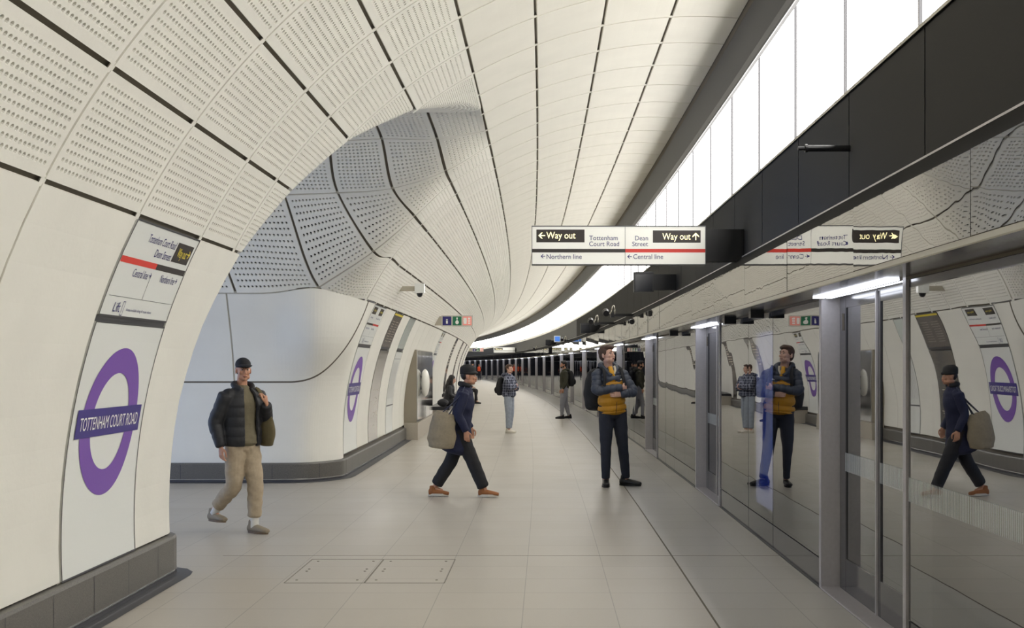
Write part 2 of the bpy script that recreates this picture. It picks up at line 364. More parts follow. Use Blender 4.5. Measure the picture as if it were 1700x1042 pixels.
# vault of the passage
KPH = [math.radians(90), math.radians(74), math.radians(56), math.radians(31)]
Aline = np.asarray(NETU[0], float)
def vault(x, w):   # x: 0..1 from X=-9 to the A line
    x, w = np.broadcast_arrays(np.asarray(x, float), np.asarray(w, float)); sh = x.shape; x = x.ravel(); w = w.ravel()
    E = crom(Aline, w); ph = np.interp(w, [0, 1, 2, 3], KPH); X = -9+(E[:, 0]+9)*x
    s = 12.85+3.6*np.cos(ph); z = .683+3.6*np.sin(ph); k = np.clip((X-E[:, 0]+.75)/.75, 0, 1); k = k*k*(3-2*k)
    return W(X, s+(E[:, 1]-s)*k, z+(E[:, 2]-z)*k).reshape(sh+(3,))
xs = [0, .17, .34, .50, .66, .82, 1]; REFV = (-6, 12.4, 1.5)
for w in range(3):
    for i in range(6): panel(nb, lambda a, b: vault(b, a), w, w+1, xs[i], xs[i+1], REFV, holes=((.072, .055), (.072, .055), (.09, .055))[w] if i > 1 else None, hr=.017, ga=.014, gb=.018)
backing(nb, lambda a, b: vault(b, a), 0, 3, 0, 1, REFV, 24, 24)
# lower wall of the passage turning out onto the platform
def pz(z, s): return (CX-math.sqrt(CR**2-(z-CZ)**2), s, z)
NETL = []
TOP = [(-9, 15.95, 2.55), (-6.6, 15.95, 2.55), (-5.1, 15.95, 2.55), (-4.2, 15.95, 2.55), (-3.6, 15.95, 2.555), (-2.98, 15.98, 2.62), (-2.44, 16.6, 2.485), pk(0, 17.3)]
for q in (0, .25, .5, .75, 1):
    z = .25+(2.5-.25)*q; sw = 12.85+(3.6 if z < .683 else math.sqrt(3.6**2-(z-.683)**2)); xp = pz(z, 0)[0]
    row = [(-9, sw, z), (-6.6, sw, z), (-5.1, sw, z), (-4.2, sw, z), (-3.65, sw, z), (xp-.34+.03*q, sw+.10, z), (xp-.05, sw+.52, z), (xp, 17.3, z)]
    if q == 1: row = TOP
    if q == .75: row = [tuple(.5*(np.array(a)+np.array((b[0], b[1], z)))) for a, b in zip(row, [(t[0]-.12*(i in (5, 6)), t[1], t[2]) for i, t in enumerate(TOP)])]; row[-1] = (xp, 17.3, z); row[:5] = [(-9, sw, z), (-6.6, sw, z), (-5.1, sw, z), (-4.2, sw, z), (-3.65, sw, z)]
    NETL.append(row)
cl = net(NETL); fl = lambda a, b: cl(b, a)
panel(nb, fl, 0, 1.5, 0, 4, (-6, 12, 1.5), nbb=24, na=6); panel(nb, fl, 1.5, 3, 0, 4, (-6, 12, 1.5), nbb=24, na=6)
panel(nb, fl, 3, 7, 0, 4, REFC, nbb=30, na=48)
backing(nb, fl, 0, 7, 0, 4, REFC, 70, 24)
nb.build('wall_passage', CM)
# the joint that sweeps from the passage wall up into line A
def sweep():
    mb = MB(); pts = []
    for t in np.linspace(0, 1, 60):
        if t < .45: a, b = .1+(4.35-.1)*t/.45, 1.98
        else:
            q = (t-.45)/.55*math.pi/2; a, b = 4.35+1.75*math.sin(q)**1.0, 4-2.02*math.cos(q)
        pts.append((a, b))
    pts = np.array(pts); P, N = evalN(fl, pts[:, 0], pts[:, 1], REFC); T = np.gradient(P, axis=0); T /= np.linalg.norm(T, axis=1, keepdims=True); B = np.cross(T, N)
    mb.grid(np.stack([P-B*.013-N*.003, P-B*.011+N*.0035, P+B*.011+N*.0035, P+B*.013-N*.003], 0)); return mb
struct(sweep(), 'trim_1', M_GAP)
# end of the passage
mb = MB(); mb.box(-9.1, -9.0, 9, 17, 0, 4.4); struct(mb, 'wall_end', M_CLADP)
# ---------------- left wall beyond the passage ----------------
nb = NB()
jf = [17.4+.9*i for i in range(181)]
for i in range(len(jf)-1):
    a0, a1 = jf[i], jf[i+1]
    if a0 > 110: break
    for k in range(4):
        h = HOLE if a0 < 34 else ((.42, .05) if a0 < 80 else None)
        panel(nb, plat, a0, a1, ALk(k), ALk(k+1), ref_p(a0), holes=h, clip=a0 < 24)
for s0 in np.arange(17.4, 110, 6): backing(nb, plat, s0, s0+6.1, AL0-.01, ALk(4)+.004, ref_p(s0), 3, 14)
SLOT = [(17.3, 18.6), (19.9, 21.1), (22.3, 23.4), (31.5, 32.8), (39.6, 40.9), (46, 47.3), (52, 53.3), (58, 59.3)]
lowj = [17.3, 18.6, 19.9, 21.1, 22.3, 23.4, 24.7, 26, 27.3, 28.6, 29.9, 31.5, 32.8, 34.1, 35.4, 36.8, 38.2, 39.6, 40.9, 42.2, 43.5, 44.7, 46, 47.3, 48.9, 50.4, 52, 53.3, 54.9, 56.5, 58, 59.3]
lowj += [59.3+1.35*i for i in range(1, 38)]
for a0, a1 in zip(lowj[:-1], lowj[1:]):
    if any(abs(a0-q[0]) < .01 for q in SLOT): continue
    panel(nb, plat, a0, a1, AL0, ALk(0), ref_p(a0), strip=True, nbb=10)
nb.build('wall_left_far', CM)
# ---------------- skirting ----------------
def skirt_line(nb_, f, a0, a1, n, z1, off, ref, name, gran=M_SKIRT):
    mb = MB(); A = np.linspace(a0, a1, n); P = f(A); T = np.gradient(P, axis=0); N = np.stack([-T[:, 1], T[:, 0], 0*T[:, 0]], -1); N /= np.linalg.norm(N, axis=1, keepdims=True)
    if (N[0]*(np.asarray(ref)-P[0])).sum() < 0: N = -N
    Q = P+N*off; O = P-N*.05
    def at(q, z): r = q.copy(); r[:, 2] = z; return r
    mb.grid(np.stack([at(Q+N*.045, .003), at(Q+N*.0, .006), at(Q, .03)], 0), 2)
    mb.grid(np.stack([at(Q-N*.004, .028), at(Q+N*.004, .036), at(Q+N*.004, .045), at(Q, .045)], 0), 1)
    mb.grid(np.stack([at(Q, .04), at(Q, z1-.02), at(Q-N*.008, z1), at(O, z1+.004)], 0), 0)
    mb.grid(np.stack([at(Q+N*.12, .0025), at(Q+N*.04, .0035)], 0), 3)
    # joints
    L = np.concatenate([[0], np.cumsum(np.linalg.norm(np.diff(P, axis=0), axis=1))])
    for d in np.arange(.3, L[-1], .62):
        p = np.array([np.interp(d, L, Q[:, i]) for i in range(3)]); t = np.array([np.interp(d, L, T[:, i]) for i in range(3)]); t[2] = 0; t /= np.linalg.norm(t); nn = np.array([np.interp(d, L, N[:, i]) for i in range(3)])
        e = [p-t*.004+nn*.0015, p+t*.004+nn*.0015]
        mb.add([(e[0][0], e[0][1], .045), (e[1][0], e[1][1], .045), (e[1][0], e[1][1], z1-.02), (e[0][0], e[0][1], z1-.02)], [(0, 1, 2, 3)], 3)
    return struct(mb, name, [gran, M_CHROME, M_DARK, M_DARK])
def lowpier(a):
    x = float(prof(AL0)[0])+.0; return pier(a, np.full_like(a, AL0))
skirt_line(None, lowpier, -12, 11.5, 240, .30, .05, (0, -12, 0), 'baseboard_left')
def lowfar(a):
    a = np.asarray(a, float); P1 = cl(np.zeros_like(a), np.clip(a, 0, 7)); s = 17.3+(a-7)*10; P2 = plat(s, np.full_like(a, AL0)); return np.where((a > 7)[:, None], P2, P1)
skirt_line(None, lowfar, .02, 7+9.2, 640, .26, .05, (-8, 10, 0), 'baseboard_passage')
# ---------------- floor ----------------
def floor():
    S = np.concatenate([np.arange(-12, 20, 1.0), np.arange(20, 182, 3.0)]); U = np.array([-9.2, -3.5, -2.4, -1.2, 0, 1.06, 1.985, 2.12]); GS, GU = np.meshgrid(S, U, indexing='ij')
    P = W(GU, GS, 0*GS); n, m = GS.shape; me = bpy.data.meshes.new('floor')
    F = [(i*m+j, i*m+j+1, (i+1)*m+j+1, (i+1)*m+j) for i in range(n-1) for j in range(m-1)]
    me.from_pydata([tuple(p) for p in P.reshape(-1, 3)], [], F); uv = me.uv_layers.new(name='UVMap'); g = np.stack([GU.ravel(), GS.ravel()], -1)
    vi = np.zeros(len(me.loops), np.int32); me.loops.foreach_get('vertex_index', vi); uv.data.foreach_set('uv', g[vi].ravel()); me.materials.append(M_FLOOR); me.update()
    o = bpy.data.objects.new('floor', me); COL.objects.link(o); o['kind'] = 'structure'
floor()
mb = MB(); mb.box(1.055, 1.067, -12, 180, 0, .0012, seg=60); struct(mb, 'trim_2', M_GAP)      # movement joint
mb = MB(); mb.box(-2.7, 1.98, 10.094, 10.104, 0, .0012, seg=1); struct(mb, 'trim_3', mat('joint_grey', (118, 112, 102), .8))
mb = MB(); mb.box(1.965, 2.0, -12, 180, 0, .0025, seg=60); struct(mb, 'trim_4', M_DARK)
# ---------------- right side: track wall, luminous band, black panels, screens ----------------
XF, XG, XB, XL = 1.70, 1.985, 1.95, 2.25      # fascia, glass, black panels, luminous panels
ZS = 2.078                                   # soffit of the screen header
mb = MB(); mb.box(4.6, 4.7, -12, 182, -1.2, 5, seg=60); mb.box(2.6, 4.7, -12, 182, -1.2, -1.1, seg=60); mb.box(2.3, 4.7, -12, 182, 4.9, 5, seg=60)
struct(mb, 'wall_track_side', M_TRAIN)
mb = MB(); mb.box(-3.2, 4.7, 180.5, 180.6, -1.2, 5); struct(mb, 'wall_far', M_TRAIN)
mb = MB(); mb.box(-3.2, 4.7, -12.2, -12.1, -1.2, 5); struct(mb, 'wall_behind', M_CLADP)
def strip_profile(pts, s0, s1, step=3.0):
    S = np.arange(s0, s1+step, step); U = np.array([p[0] for p in pts]); Z = np.array([p[1] for p in pts]); GS, GU = np.meshgrid(S, U, indexing='ij'); GZ = np.broadcast_to(Z, GS.shape)
    return W(GU, GS, GZ)
mb = MB(); mb.grid(strip_profile([(1.79, 4.80), (1.80, 4.74), (1.845, 4.735)], -12, 180)); struct(mb, 'trim_5', M_GAP)
# black fascia hanging between the ceiling edge and the luminous band
mb = MB(); mb.grid(strip_profile([(1.795, 4.83), (1.80, 4.745), (1.865, 4.41), (1.885, 4.355), (1.93, 4.355), (1.93, 4.9)], -12, 180))
struct(mb, 'wall_fascia', mat('fascia_dark', (44, 44, 48), .5))
mb = MB(); mb.grid(strip_profile([(1.862, 4.41), (1.878, 4.365), (1.888, 4.352), (1.90, 4.352)], -12, 180)); struct(mb, 'trim_6', M_STEELD)
# luminous panels
PS = 1.79; mbp = MB(); mbp.lbox((0, 0, 0), (.03, PS-.024, 1.36)); proto = mbp.build('light_panel', M_LUM)
N_ = 0
for i in range(-3, 99):
    s0 = .03+PS*i; sm = s0+PS/2
    if i == -3: o = proto
    else: o = proto.copy(); COL.objects.link(o)
    o.location = Wp(XL+.015, sm, 4.22); o.rotation_euler = (0, 0, head(sm))
    if i < 3 or i > 10: tag(o, 'tall white luminous panel in the continuous light band above the platform screens', 'light panel', 'luminous panels of the light band')
    else: tag(o, 'white luminous panel of the light band, %s one from the top right corner' % ['first', 'second', 'third', 'fourth', 'fifth', 'sixth', 'seventh', 'eighth'][i-3], 'light panel', 'luminous panels of the light band')
mb = MB(); mb.box(XL+.04, XL+.06, -12, 180, 3.3, 4.95, seg=60); mb.box(1.93, XL+.06, -12, 180, 4.92, 4.95, seg=60); struct(mb, 'wall_light_box', M_DARK)
mb = MB()
for i in range(-3, 99): mb.box(XL-.022, XL+.001, .03+PS*i-.010, .03+PS*i+.010, 3.54, 4.9)
struct(mb, 'trim_40', M_DARK)
# black ribbed panels (ribs are geometry near the camera)
mb = MB(); seam = 7.73; i = -12; PB = 1.545
Zb0, Zb1 = 2.66, 3.34
while seam+PB*i < 178:
    s0 = seam+PB*i+.008; s1 = s0+PB-.016
    if 3 < s0 < 46:
        n = int((s1-s0)/.028); t = np.linspace(s0, s1, 2*n+1); u = XB+.006*(np.arange(2*n+1) % 2)
        mb.grid(np.stack([W(u, t, Zb0), W(u, t, Zb1)], 0))
    else: mb.add([W(XB, s0, Zb0), W(XB, s1, Zb0), W(XB, s1, Zb1), W(XB, s0, Zb1)], [(0, 1, 2, 3)])
    i += 1
mb.box(XB+.02, XB+.04, -12, 180, Zb0-.05, Zb1+.03, seg=60)
struct(mb, 'wall_right', M_BLACK)
mb = MB(); mb.grid(strip_profile([(1.935, 3.335), (1.932, 3.352), (1.96, 3.362)], -12, 180)); mb.grid(strip_profile([(1.975, 3.375), (2.25, 3.60)], -12, 180)); struct(mb, 'trim_7', M_TRIM)
mb = MB(); mb.grid(strip_profile([(1.955, 3.36), (1.985, 3.365), (1.985, 3.38)], -12, 180)); struct(mb, 'trim_8', M_GAP)
mb = MB(); mb.grid(strip_profile([(1.925, 2.648), (1.930, 2.662), (1.95, 2.664)], -12, 180)); struct(mb, 'trim_9', M_STEEL)
mb = MB(); mb.grid(strip_profile([(1.955, 2.655), (1.925, 2.645), (1.72, 2.475), (1.70, 2.463)], -12, 180)); struct(mb, 'trim_10', mat('matt_black', (20, 20, 21), .8, spec=.2))
# upper glass panels above the header
mbg = MB(); US = 1.82; k = -7
gp = MB(); gp.lbox((0, 0, 0), (.012, US-.010, .348)); g0 = gp.build('upper_glass_panel', M_GLASSU); first = True
nm = ['nearest', 'second nearest', 'third nearest', 'fourth nearest', 'fifth nearest']
for k in range(-7, 96):
    sm = 4.82+US*k+US/2; o = g0 if first else g0.copy()
    if not first: COL.objects.link(o)
    first = False; o.location = Wp(XF+.006, sm, 2.288); o.rotation_euler = (random.uniform(-.002, .002), random.uniform(-.003, .003), head(sm)+random.uniform(-.0035, .0035))
    near = 0 <= k < 5
    tag(o, ('mirror-like glass panel above the screen header, %s to the camera' % nm[k]) if near else 'low mirror-like glass panel in the strip above the screen header', 'glass panel', 'upper glass panels above the screens')
mb = MB(); mb.box(XF+.05, XF+.07, -12, 180, 2.10, 2.46, seg=60); struct(mb, 'wall_header_back', M_TRAIN)
# header: light metal fascia, black shadow joint, shiny soffit
mb = MB(); mb.grid(strip_profile([(XF-.004, ZS), (XF-.008, ZS+.006), (XF-.008, 2.108), (XF+.01, 2.110)], -12, 180)); struct(mb, 'trim_11', M_TRIM)
mb = MB(); mb.grid(strip_profile([(XF+.012, 2.106), (XF+.012, 2.125)], -12, 180)); struct(mb, 'trim_12', M_GAP)
mb = MB(); mb.grid(strip_profile([(XF-.004, ZS), (XG+.30, ZS), (XG+.30, ZS+.05)], -12, 180)); struct(mb, 'trim_13', mat('soffit_metal', (120, 118, 118), .16, metal=1))
mb = MB(); mb.box(XG-.012, XG+.0, -12, 180, ZS-.012, ZS, seg=60); struct(mb, 'trim_14', M_GAP)
# doors and fixed screens
HW = .98; CN = [7.63+7.0*n for n in range(-1, 25)]
M_FRIT = mat('dark_glass_border', (74, 74, 78), .12, spec=.8)
def hatch_mat():
    m = bpy.data.materials.new('hatch_band'); m.use_nodes = True; nt = m.node_tree; nt.nodes.clear(); L = nt.links.new
    o = nt.nodes.new('ShaderNodeOutputMaterial'); d = nt.nodes.new('ShaderNodeBsdfDiffuse'); d.inputs[0].default_value = (.75, .8, .82, 1); t = nt.nodes.new('ShaderNodeBsdfTransparent')
    mx = nt.nodes.new('ShaderNodeMixShader'); mx.inputs[0].default_value = .55; L(t.outputs[0], mx.inputs[1]); L(d.outputs[0], mx.inputs[2]); L(mx.outputs[0], o.inputs[0]); return m
M_HATCH = hatch_mat()
def local(s):      # matrix of the platform frame at s: x=out, y=along, z=up
    return Matrix.Translation(Wp(0, s, 0)) @ Matrix.Rotation(head(s), 4, 'Z')
def hatch(x, y0, y1, parent, z0=.855, z1=.985, pitch=.022):
    mb = MB(); n = int((y1-y0)/pitch)
    for i in range(n):
        a = y0+(i+.2)*pitch; mb.add([(x, a, z0), (x, a+.012, z0), (x, a+.012, z1), (x, a, z1)], [(0, 1, 2, 3)])
    return mb.build('hatch_band', M_HATCH, parent)
def screen_door(n, c, near):
    lab = {0: 'platform screen door nearest the camera, cut by the frame', 1: 'large platform screen door at right beside the nearest glass screen', 2: 'second clearly seen platform screen door, right of the screen with the blue display', 3: 'third platform screen door behind the man in the mustard jacket'}
    o = empty('platform_screen_door', Wp(0, c, 0), lab.get(n, 'narrow grey platform screen door in the far row along the curve'), 'sliding door', 'platform screen doors', rz=head(c))
    XR = XG+.135
    for sg in (-1, 1):
        y = sg*HW
        mb = MB(); mb.lbox((XG+.065, y+sg*.02, ZS/2), (.15, .04, ZS)); mb.lbox((XG+.002, y+sg*.035, ZS/2), (.03, .055, ZS)); mb.build('jamb', M_STEEL, o)
        if near:
            mb = MB(); mb.lbox((XG-.004, y+sg*.008, ZS/2), (.012, .006, ZS)); mb.build('seal', M_GAP, o)
        # leaf: frame, border, glass
        a, b = (0.006, HW-.01) if sg > 0 else (-HW+.01, -.006)
        f = MB(); st = .055
        f.lbox((XR, a+st/2 if sg > 0 else b-st/2, ZS/2), (.03, st if sg < 0 else st, ZS-.01)); e = .16
        f.lbox((XR, b-e/2 if sg > 0 else a+e/2, ZS/2), (.03, e, ZS-.01)); f.lbox((XR, (a+b)/2, .12), (.028, b-a, .24)); f.lbox((XR, (a+b)/2, ZS-.04), (.028, b-a, .08))
        lf = f.build('door_leaf', M_FRIT, o)
        g = MB(); ya, yb = (a+st, b-e) if sg > 0 else (a+e, b-st); g.lbox((XR, (ya+yb)/2, (ZS+.16)/2), (.012, yb-ya, ZS-.32)); g.build('glass_pane', M_GLASS, lf)
        if near and c < 30: hatch(XR-.018, ya, yb, lf)
        if near:
            h = MB(); h.lbox((XR-.018, (b-.10) if sg > 0 else (a+.10), 1.90), (.008, .025, .12)); h.build('door_sensor', M_GAP, lf)
        sn = MB(); sn.lbox((XR-.02, .006*sg, ZS/2), (.014, .012, ZS-.02)); sn.build('edge_strip', M_STEEL, lf)
    l = MB(); l.lbox((XG-.02, 0, ZS-.004), (.13, 2*HW-.12, .012)); l.build('door_light', M_DOORL, o)
    t = MB(); t.lbox((XG+.05, 0, .006), (.14, 2*HW, .012))
    if c < 16:
        for i in range(int(2*HW/.02)): t.lbox((XG+.05, -HW+.01+i*.02, .0135), (.13, .008, .003))
    t.build('threshold', M_STEEL, o)
    return o
for n, c in enumerate(CN): screen_door(n, c, c < 45)
def fixed_panel(s0, s1, lab, near, edges):
    c = (s0+s1)/2; w = s1-s0; o = empty('glass_screen_panel', Wp(0, c, 0), lab, 'glass screen', 'fixed glass screens between the doors', rz=head(c)+(random.uniform(-.0012, .0012) if near else random.uniform(-.0015, .0015)))
    g = MB(); g.lbox((XG+.006, 0, (ZS+.215)/2-.03), (.012, w-.010, ZS-.215-.05)); g.build('glass_pane', M_GLASS, o)
    k = MB(); k.lbox((XG+.008, 0, .1), (.014, w-.010, .2)); k.build('kick_plate', M_FRIT, o); k = MB(); k.lbox((XG+.008, 0, ZS-.045), (.014, w-.01, .075)); k.build('head_border', M_FRIT, o)
    if edges:
        e = MB()
        for y in edges: e.lbox((XG, y*(w/2-.012), ZS/2), (.03, .022, ZS)); 
        e.build('edge_trim', M_STEEL, o)
    return o
for n, c in enumerate(CN[:-1]):
    a, b = c+HW+.065, c+7-HW-.065; near = c < 30
    if n == 0: cuts = [a, (a+b)/2, b]
    elif n == 1: cuts = [a, 10.5, 11.75, b]
    else: cuts = [a+(b-a)*i/4 for i in range(5)]
    for i, (p, q) in enumerate(zip(cuts[:-1], cuts[1:])):
        if n == 0: lab = 'large glass screen at the right edge with striped white band, %s' % ('nearer half' if i == 0 else 'farther half')
        elif n == 1: lab = ['tall glass screen beside the large screen door, holding the reflection of the man', 'tall glass screen with a glowing blue display behind it', 'tall glass screen just past the blue display'][i]
        elif n == 2: lab = 'narrow mirror-like glass screen between second and third doors, %s of four' % ['nearest', 'second', 'third', 'farthest'][i]
        else: lab = 'narrow mirror-like glass screen in the far row along the curve'
        o = fixed_panel(p, q, lab, near, [])
        if n == 0 and i == 1: hatch(XG-.004, -(q-p)/2, (q-p)/2, o)
        if n == 1 and i == 0: pass
# blue information display behind the glass
o = empty('display_screen', Wp(0, 11.06, 0), 'tall glowing pale blue display seen through a glass screen', 'display')
mb = MB(); mb.lbox((XG+.05, 0, 1.10), (.04, .84, 1.66)); mb.build('housing', M_BLACKS, o)
def disp():
    m = bpy.data.materials.new('blue_display'); m.use_nodes = True; nt = m.node_tree; b = nt.nodes['Principled BSDF']; L = nt.links.new
    tc = nt.nodes.new('ShaderNodeTexCoord'); n = nt.nodes.new('ShaderNodeTexNoise'); n.inputs['Scale'].default_value = 1.6; n.inputs['Detail'].default_value = 1
    r = nt.nodes.new('ShaderNodeValToRGB'); r.color_ramp.elements[0].position = .35; r.color_ramp.elements[1].position = .6; r.color_ramp.elements[0].color = lin((120, 150, 235)); r.color_ramp.elements[1].color = lin((205, 212, 245))
    L(tc.outputs['Object'], n.inputs[0]); L(n.outputs[0], r.inputs[0]); L(r.outputs[0], b.inputs['Emission Color']); b.inputs['Emission Strength'].default_value = 1.9; b.inputs['Base Color'].default_value = (.1, .1, .2, 1); return m
M_DISP = disp()
mb = MB(); mb.lbox((XG+.026, 0, 1.10), (.006, .80, 1.60)); mb.build('screen', M_DISP, o)
mb = MB(); mb.ell((XG+.02, .02, 1.15), (.004, .15, .26)); mb.ell((XG+.02, .02, 1.52), (.004, .08, .11)); mb.lbox((XG+.02, -.02, .52), (.004, .5, .14)); mb.build('blue_figure', mat('display_blue', (60, 95, 215), .5, emit=1.0), o)
# ---------------- lettering ----------------
_txt = {}
def text2d(s):
    if s in _txt: return _txt[s]
    cu_ = bpy.data.curves.new('t', 'FONT'); cu_.body = s; cu_.resolution_u = 4; ob = bpy.data.objects.new('t', cu_); COL.objects.link(ob)
    dg = bpy.context.evaluated_depsgraph_get(); me = bpy.data.meshes.new_from_object(ob.evaluated_get(dg)); V = [(v.co.x, v.co.y) for v in me.vertices]; F = [tuple(p.vertices) for p in me.polygons]
    bpy.data.objects.remove(ob); bpy.data.curves.remove(cu_); bpy.data.meshes.remove(me); _txt[s] = (V, F); return V, F
def put(mb, s, x0, x1, y0, y1, mp, mi=0, lift=.002, aspect=None):
    """text stretched into the box x0..x1, y0..y1 (cap height), mapped by mp(a, b, lift)"""
    V, F = text2d(s); xs = [v[0] for v in V]; a, b = min(xs), max(xs); H = .73
    mb.add([mp(x0+(v[0]-a)/(b-a)*(x1-x0), y0+v[1]/H*(y1-y0), lift) for v in V], F, mi)
def rect(mb, x0, x1, y0, y1, mp, mi=0, lift=.001, n=1, m=1):
    V = [mp(x0+(x1-x0)*i/n, y0+(y1-y0)*j/m, lift) for i in range(n+1) for j in range(m+1)]
    mb.add(V, [(i*(m+1)+j, (i+1)*(m+1)+j, (i+1)*(m+1)+j+1, i*(m+1)+j+1) for i in range(n) for j in range(m)], mi)
def arrow(mb, cx, cy, r, ang, mp, mi=0, lift=.002, t=.26):
    P = [(-1, t*.5), (-1, -t*.5), (.55, -t*.5), (.55, t*.5)]; H = [(1, 0), (.1, .9), (-.28, .9), (.45, 0)]; H2 = [(1, 0), (.1, -.9), (-.28, -.9), (.45, 0)]
    c, s = math.cos(ang), math.sin(ang)
    for Q in (P, H, H2): mb.add([mp(cx+r*(x*c-y*s), cy+r*(x*s+y*c), lift) for x, y in Q], [(0, 1, 2, 3)], mi)
# ---------------- hanging way-out sign ----------------
def hanging_sign(ds, k, u0, w, h, ztop, label, near=True):
    o = empty('hanging_sign', Wp(0, ds, 0), label, 'sign', rz=head(ds))
    x1 = u0+w; z0 = ztop-h
    mb = MB(); mb.lbox(((u0+x1)/2, 0, (z0+ztop)/2), (w, .11, h)); mb.build('sign_box', mat('sign_box_white', (232, 232, 226), .35, emit=.22), o)
    mb = MB()
    for a, b, c_, d in ((u0-.006, x1+.006, ztop, ztop+.008), (u0-.006, x1+.006, z0-.008, z0), (u0-.006, u0, z0, ztop), (x1, x1+.006, z0, ztop)): mb.lbox(((a+b)/2, 0, (c_+d)/2), (b-a, .12, d-c_))
    mb.build('frame', M_STEELD, o)
    mb = MB(); mb.lbox(((x1+XB)/2+.002, 0, (z0+ztop)/2), (XB-x1-.008, .13, h*.86)); mb.build('bracket', M_BLACKS, o)
    mp = lambda a, b, l: Vector((u0+a*w, -.055-l, ztop-b*h))
    mb = MB()
    def tx(s, a0, a1, t0, t1, mi, l=.002): put(mb, s, a0, a1, t1, t0, mp, mi, l)
    rect(mb, .024, .302, .08, .42, mp, 0, .001); rect(mb, .697, .973, .10, .43, mp, 0, .001); rect(mb, 0, .538, .595, .69, mp, 0, .001); rect(mb, .538, 1, .595, .69, mp, 1, .001)
    rect(mb, .536, .5385, 0, 1, mp, 4, .0006)
    mp2 = lambda a, b, l: Vector((u0+a, -.055-l, ztop-b*h))
    arrow(mb, .055*w, .23, 0, 0, mp2, 2)
    def arr(ax, by, r, ang, mi):
        mpp = lambda a, b, l: Vector((u0+a, -.055-l, ztop-h*by+b)); arrow(mb, ax*w, 0, r, ang, mpp, mi, .003)
    arr(.055, .24, .033, math.pi, 2); tx('Way out', .082, .25, .13, .32, 2)
    tx('Way out', .752, .915, .165, .345, 2); arr(.945, .26, .036, math.pi/2, 2)
    tx('Tottenham', .329, .494, .235, .36, 3); tx('Court Road', .329, .502, .39, .52, 3); tx('Dean', .594, .669, .24, .365, 3); tx('Street', .578, .669, .395, .52, 3)
    arr(.062, .79, .022, math.pi, 3); tx('Northern line', .083, .286, .73, .86, 3); arr(.562, .80, .022, math.pi, 3); tx('Central line', .584, .756, .73, .86, 3)
    mb.build('lettering', [M_SBLK, M_RED, M_YELE, M_NAVY, M_STEELD], o)
    return o
K1 = 168.8; D1 = 2000/K1
hanging_sign(D1, K1, -21/K1, 286/K1, 62/K1, 1.6+228/K1, 'long white hanging sign reading Way out, Northern line and Central line')
def hanging_far(ds, u0, u1, z0, z1):
    o = empty('hanging_sign', Wp(0, ds, 0), 'small far white hanging sign with a dark way-out patch, near the end of the platform', 'sign', rz=head(ds)); w = u1-u0
    mb = MB(); mb.lbox(((u0+u1)/2, 0, (z0+z1)/2), (w, .1, z1-z0)); mb.build('sign_box', mat('sign_box_white', (232, 232, 226), .35), o)
    mb = MB(); mb.lbox(((u1+XB)/2, 0, (z0+z1)/2), (max(.1, XB-u1), .12, (z1-z0)*.8)); mb.build('bracket', M_BLACKS, o)
    mb = MB(); mp = lambda a, b, l: Vector((u0+a*w, -.05-l, z1-b*(z1-z0))); rect(mb, .03, .42, .12, .5, mp, 0); put(mb, 'Way out', .08, .38, .42, .2, mp, 1); rect(mb, 0, 1, .62, .7, mp, 0); mb.build('lettering', [M_SBLK, M_YELE], o)
hanging_far(98, .12, 1.86, 2.58, 3.0)
# ---------------- signs and posters on the curved wall ----------------
def wallmap(s0, bl=AL0):
    def mp(a, b, l):         # a along the wall (m), b up the curve (m) from the skirting, l outwards
        al = AL0+b/CR; P = plat(s0+a, al); th = head(s0+a); n = Vector((math.cos(al)*math.cos(th), math.cos(al)*math.sin(th), -math.sin(al))); return Vector([float(v) for v in P])+n*l
    return mp
BA = (ALA-AL0)*CR; BS = BA-.655
def frame_rect(mb, x0, x1, y0, y1, mp, t, mi, lift, n=14):
    rect(mb, x0, x0+t, y0, y1, mp, mi, lift, 1, n); rect(mb, x1-t, x1, y0, y1, mp, mi, lift, 1, n); rect(mb, x0, x1, y0, y0+t, mp, mi, lift, 3, 1); rect(mb, x0, x1, y1-t, y1, mp, mi, lift, 3, 1)
def backed(mb, w, y0, y1, mp, mi=0, lift=.0, m=14):      # a slim board with edges
    rect(mb, .012, w-.012, y0, y1, mp, mi, lift, 3, m)
    for (a, b, c, d) in ((.012, .012, y0, y1), (w-.012, w-.012, y0, y1)):
        V = [mp(a, c+(d-c)*j/m, l) for j in range(m+1) for l in (lift, lift-.04)]; mb.add(V, [(2*j, 2*j+1, 2*j+3, 2*j+2) for j in range(m)], mi)
    for yy in (y0, y1):
        V = [mp(.012+(w-.024)*j/3, yy, l) for j in range(4) for l in (lift, lift-.04)]; mb.add(V, [(2*j, 2*j+1, 2*j+3, 2*j+2) for j in range(3)], mi)
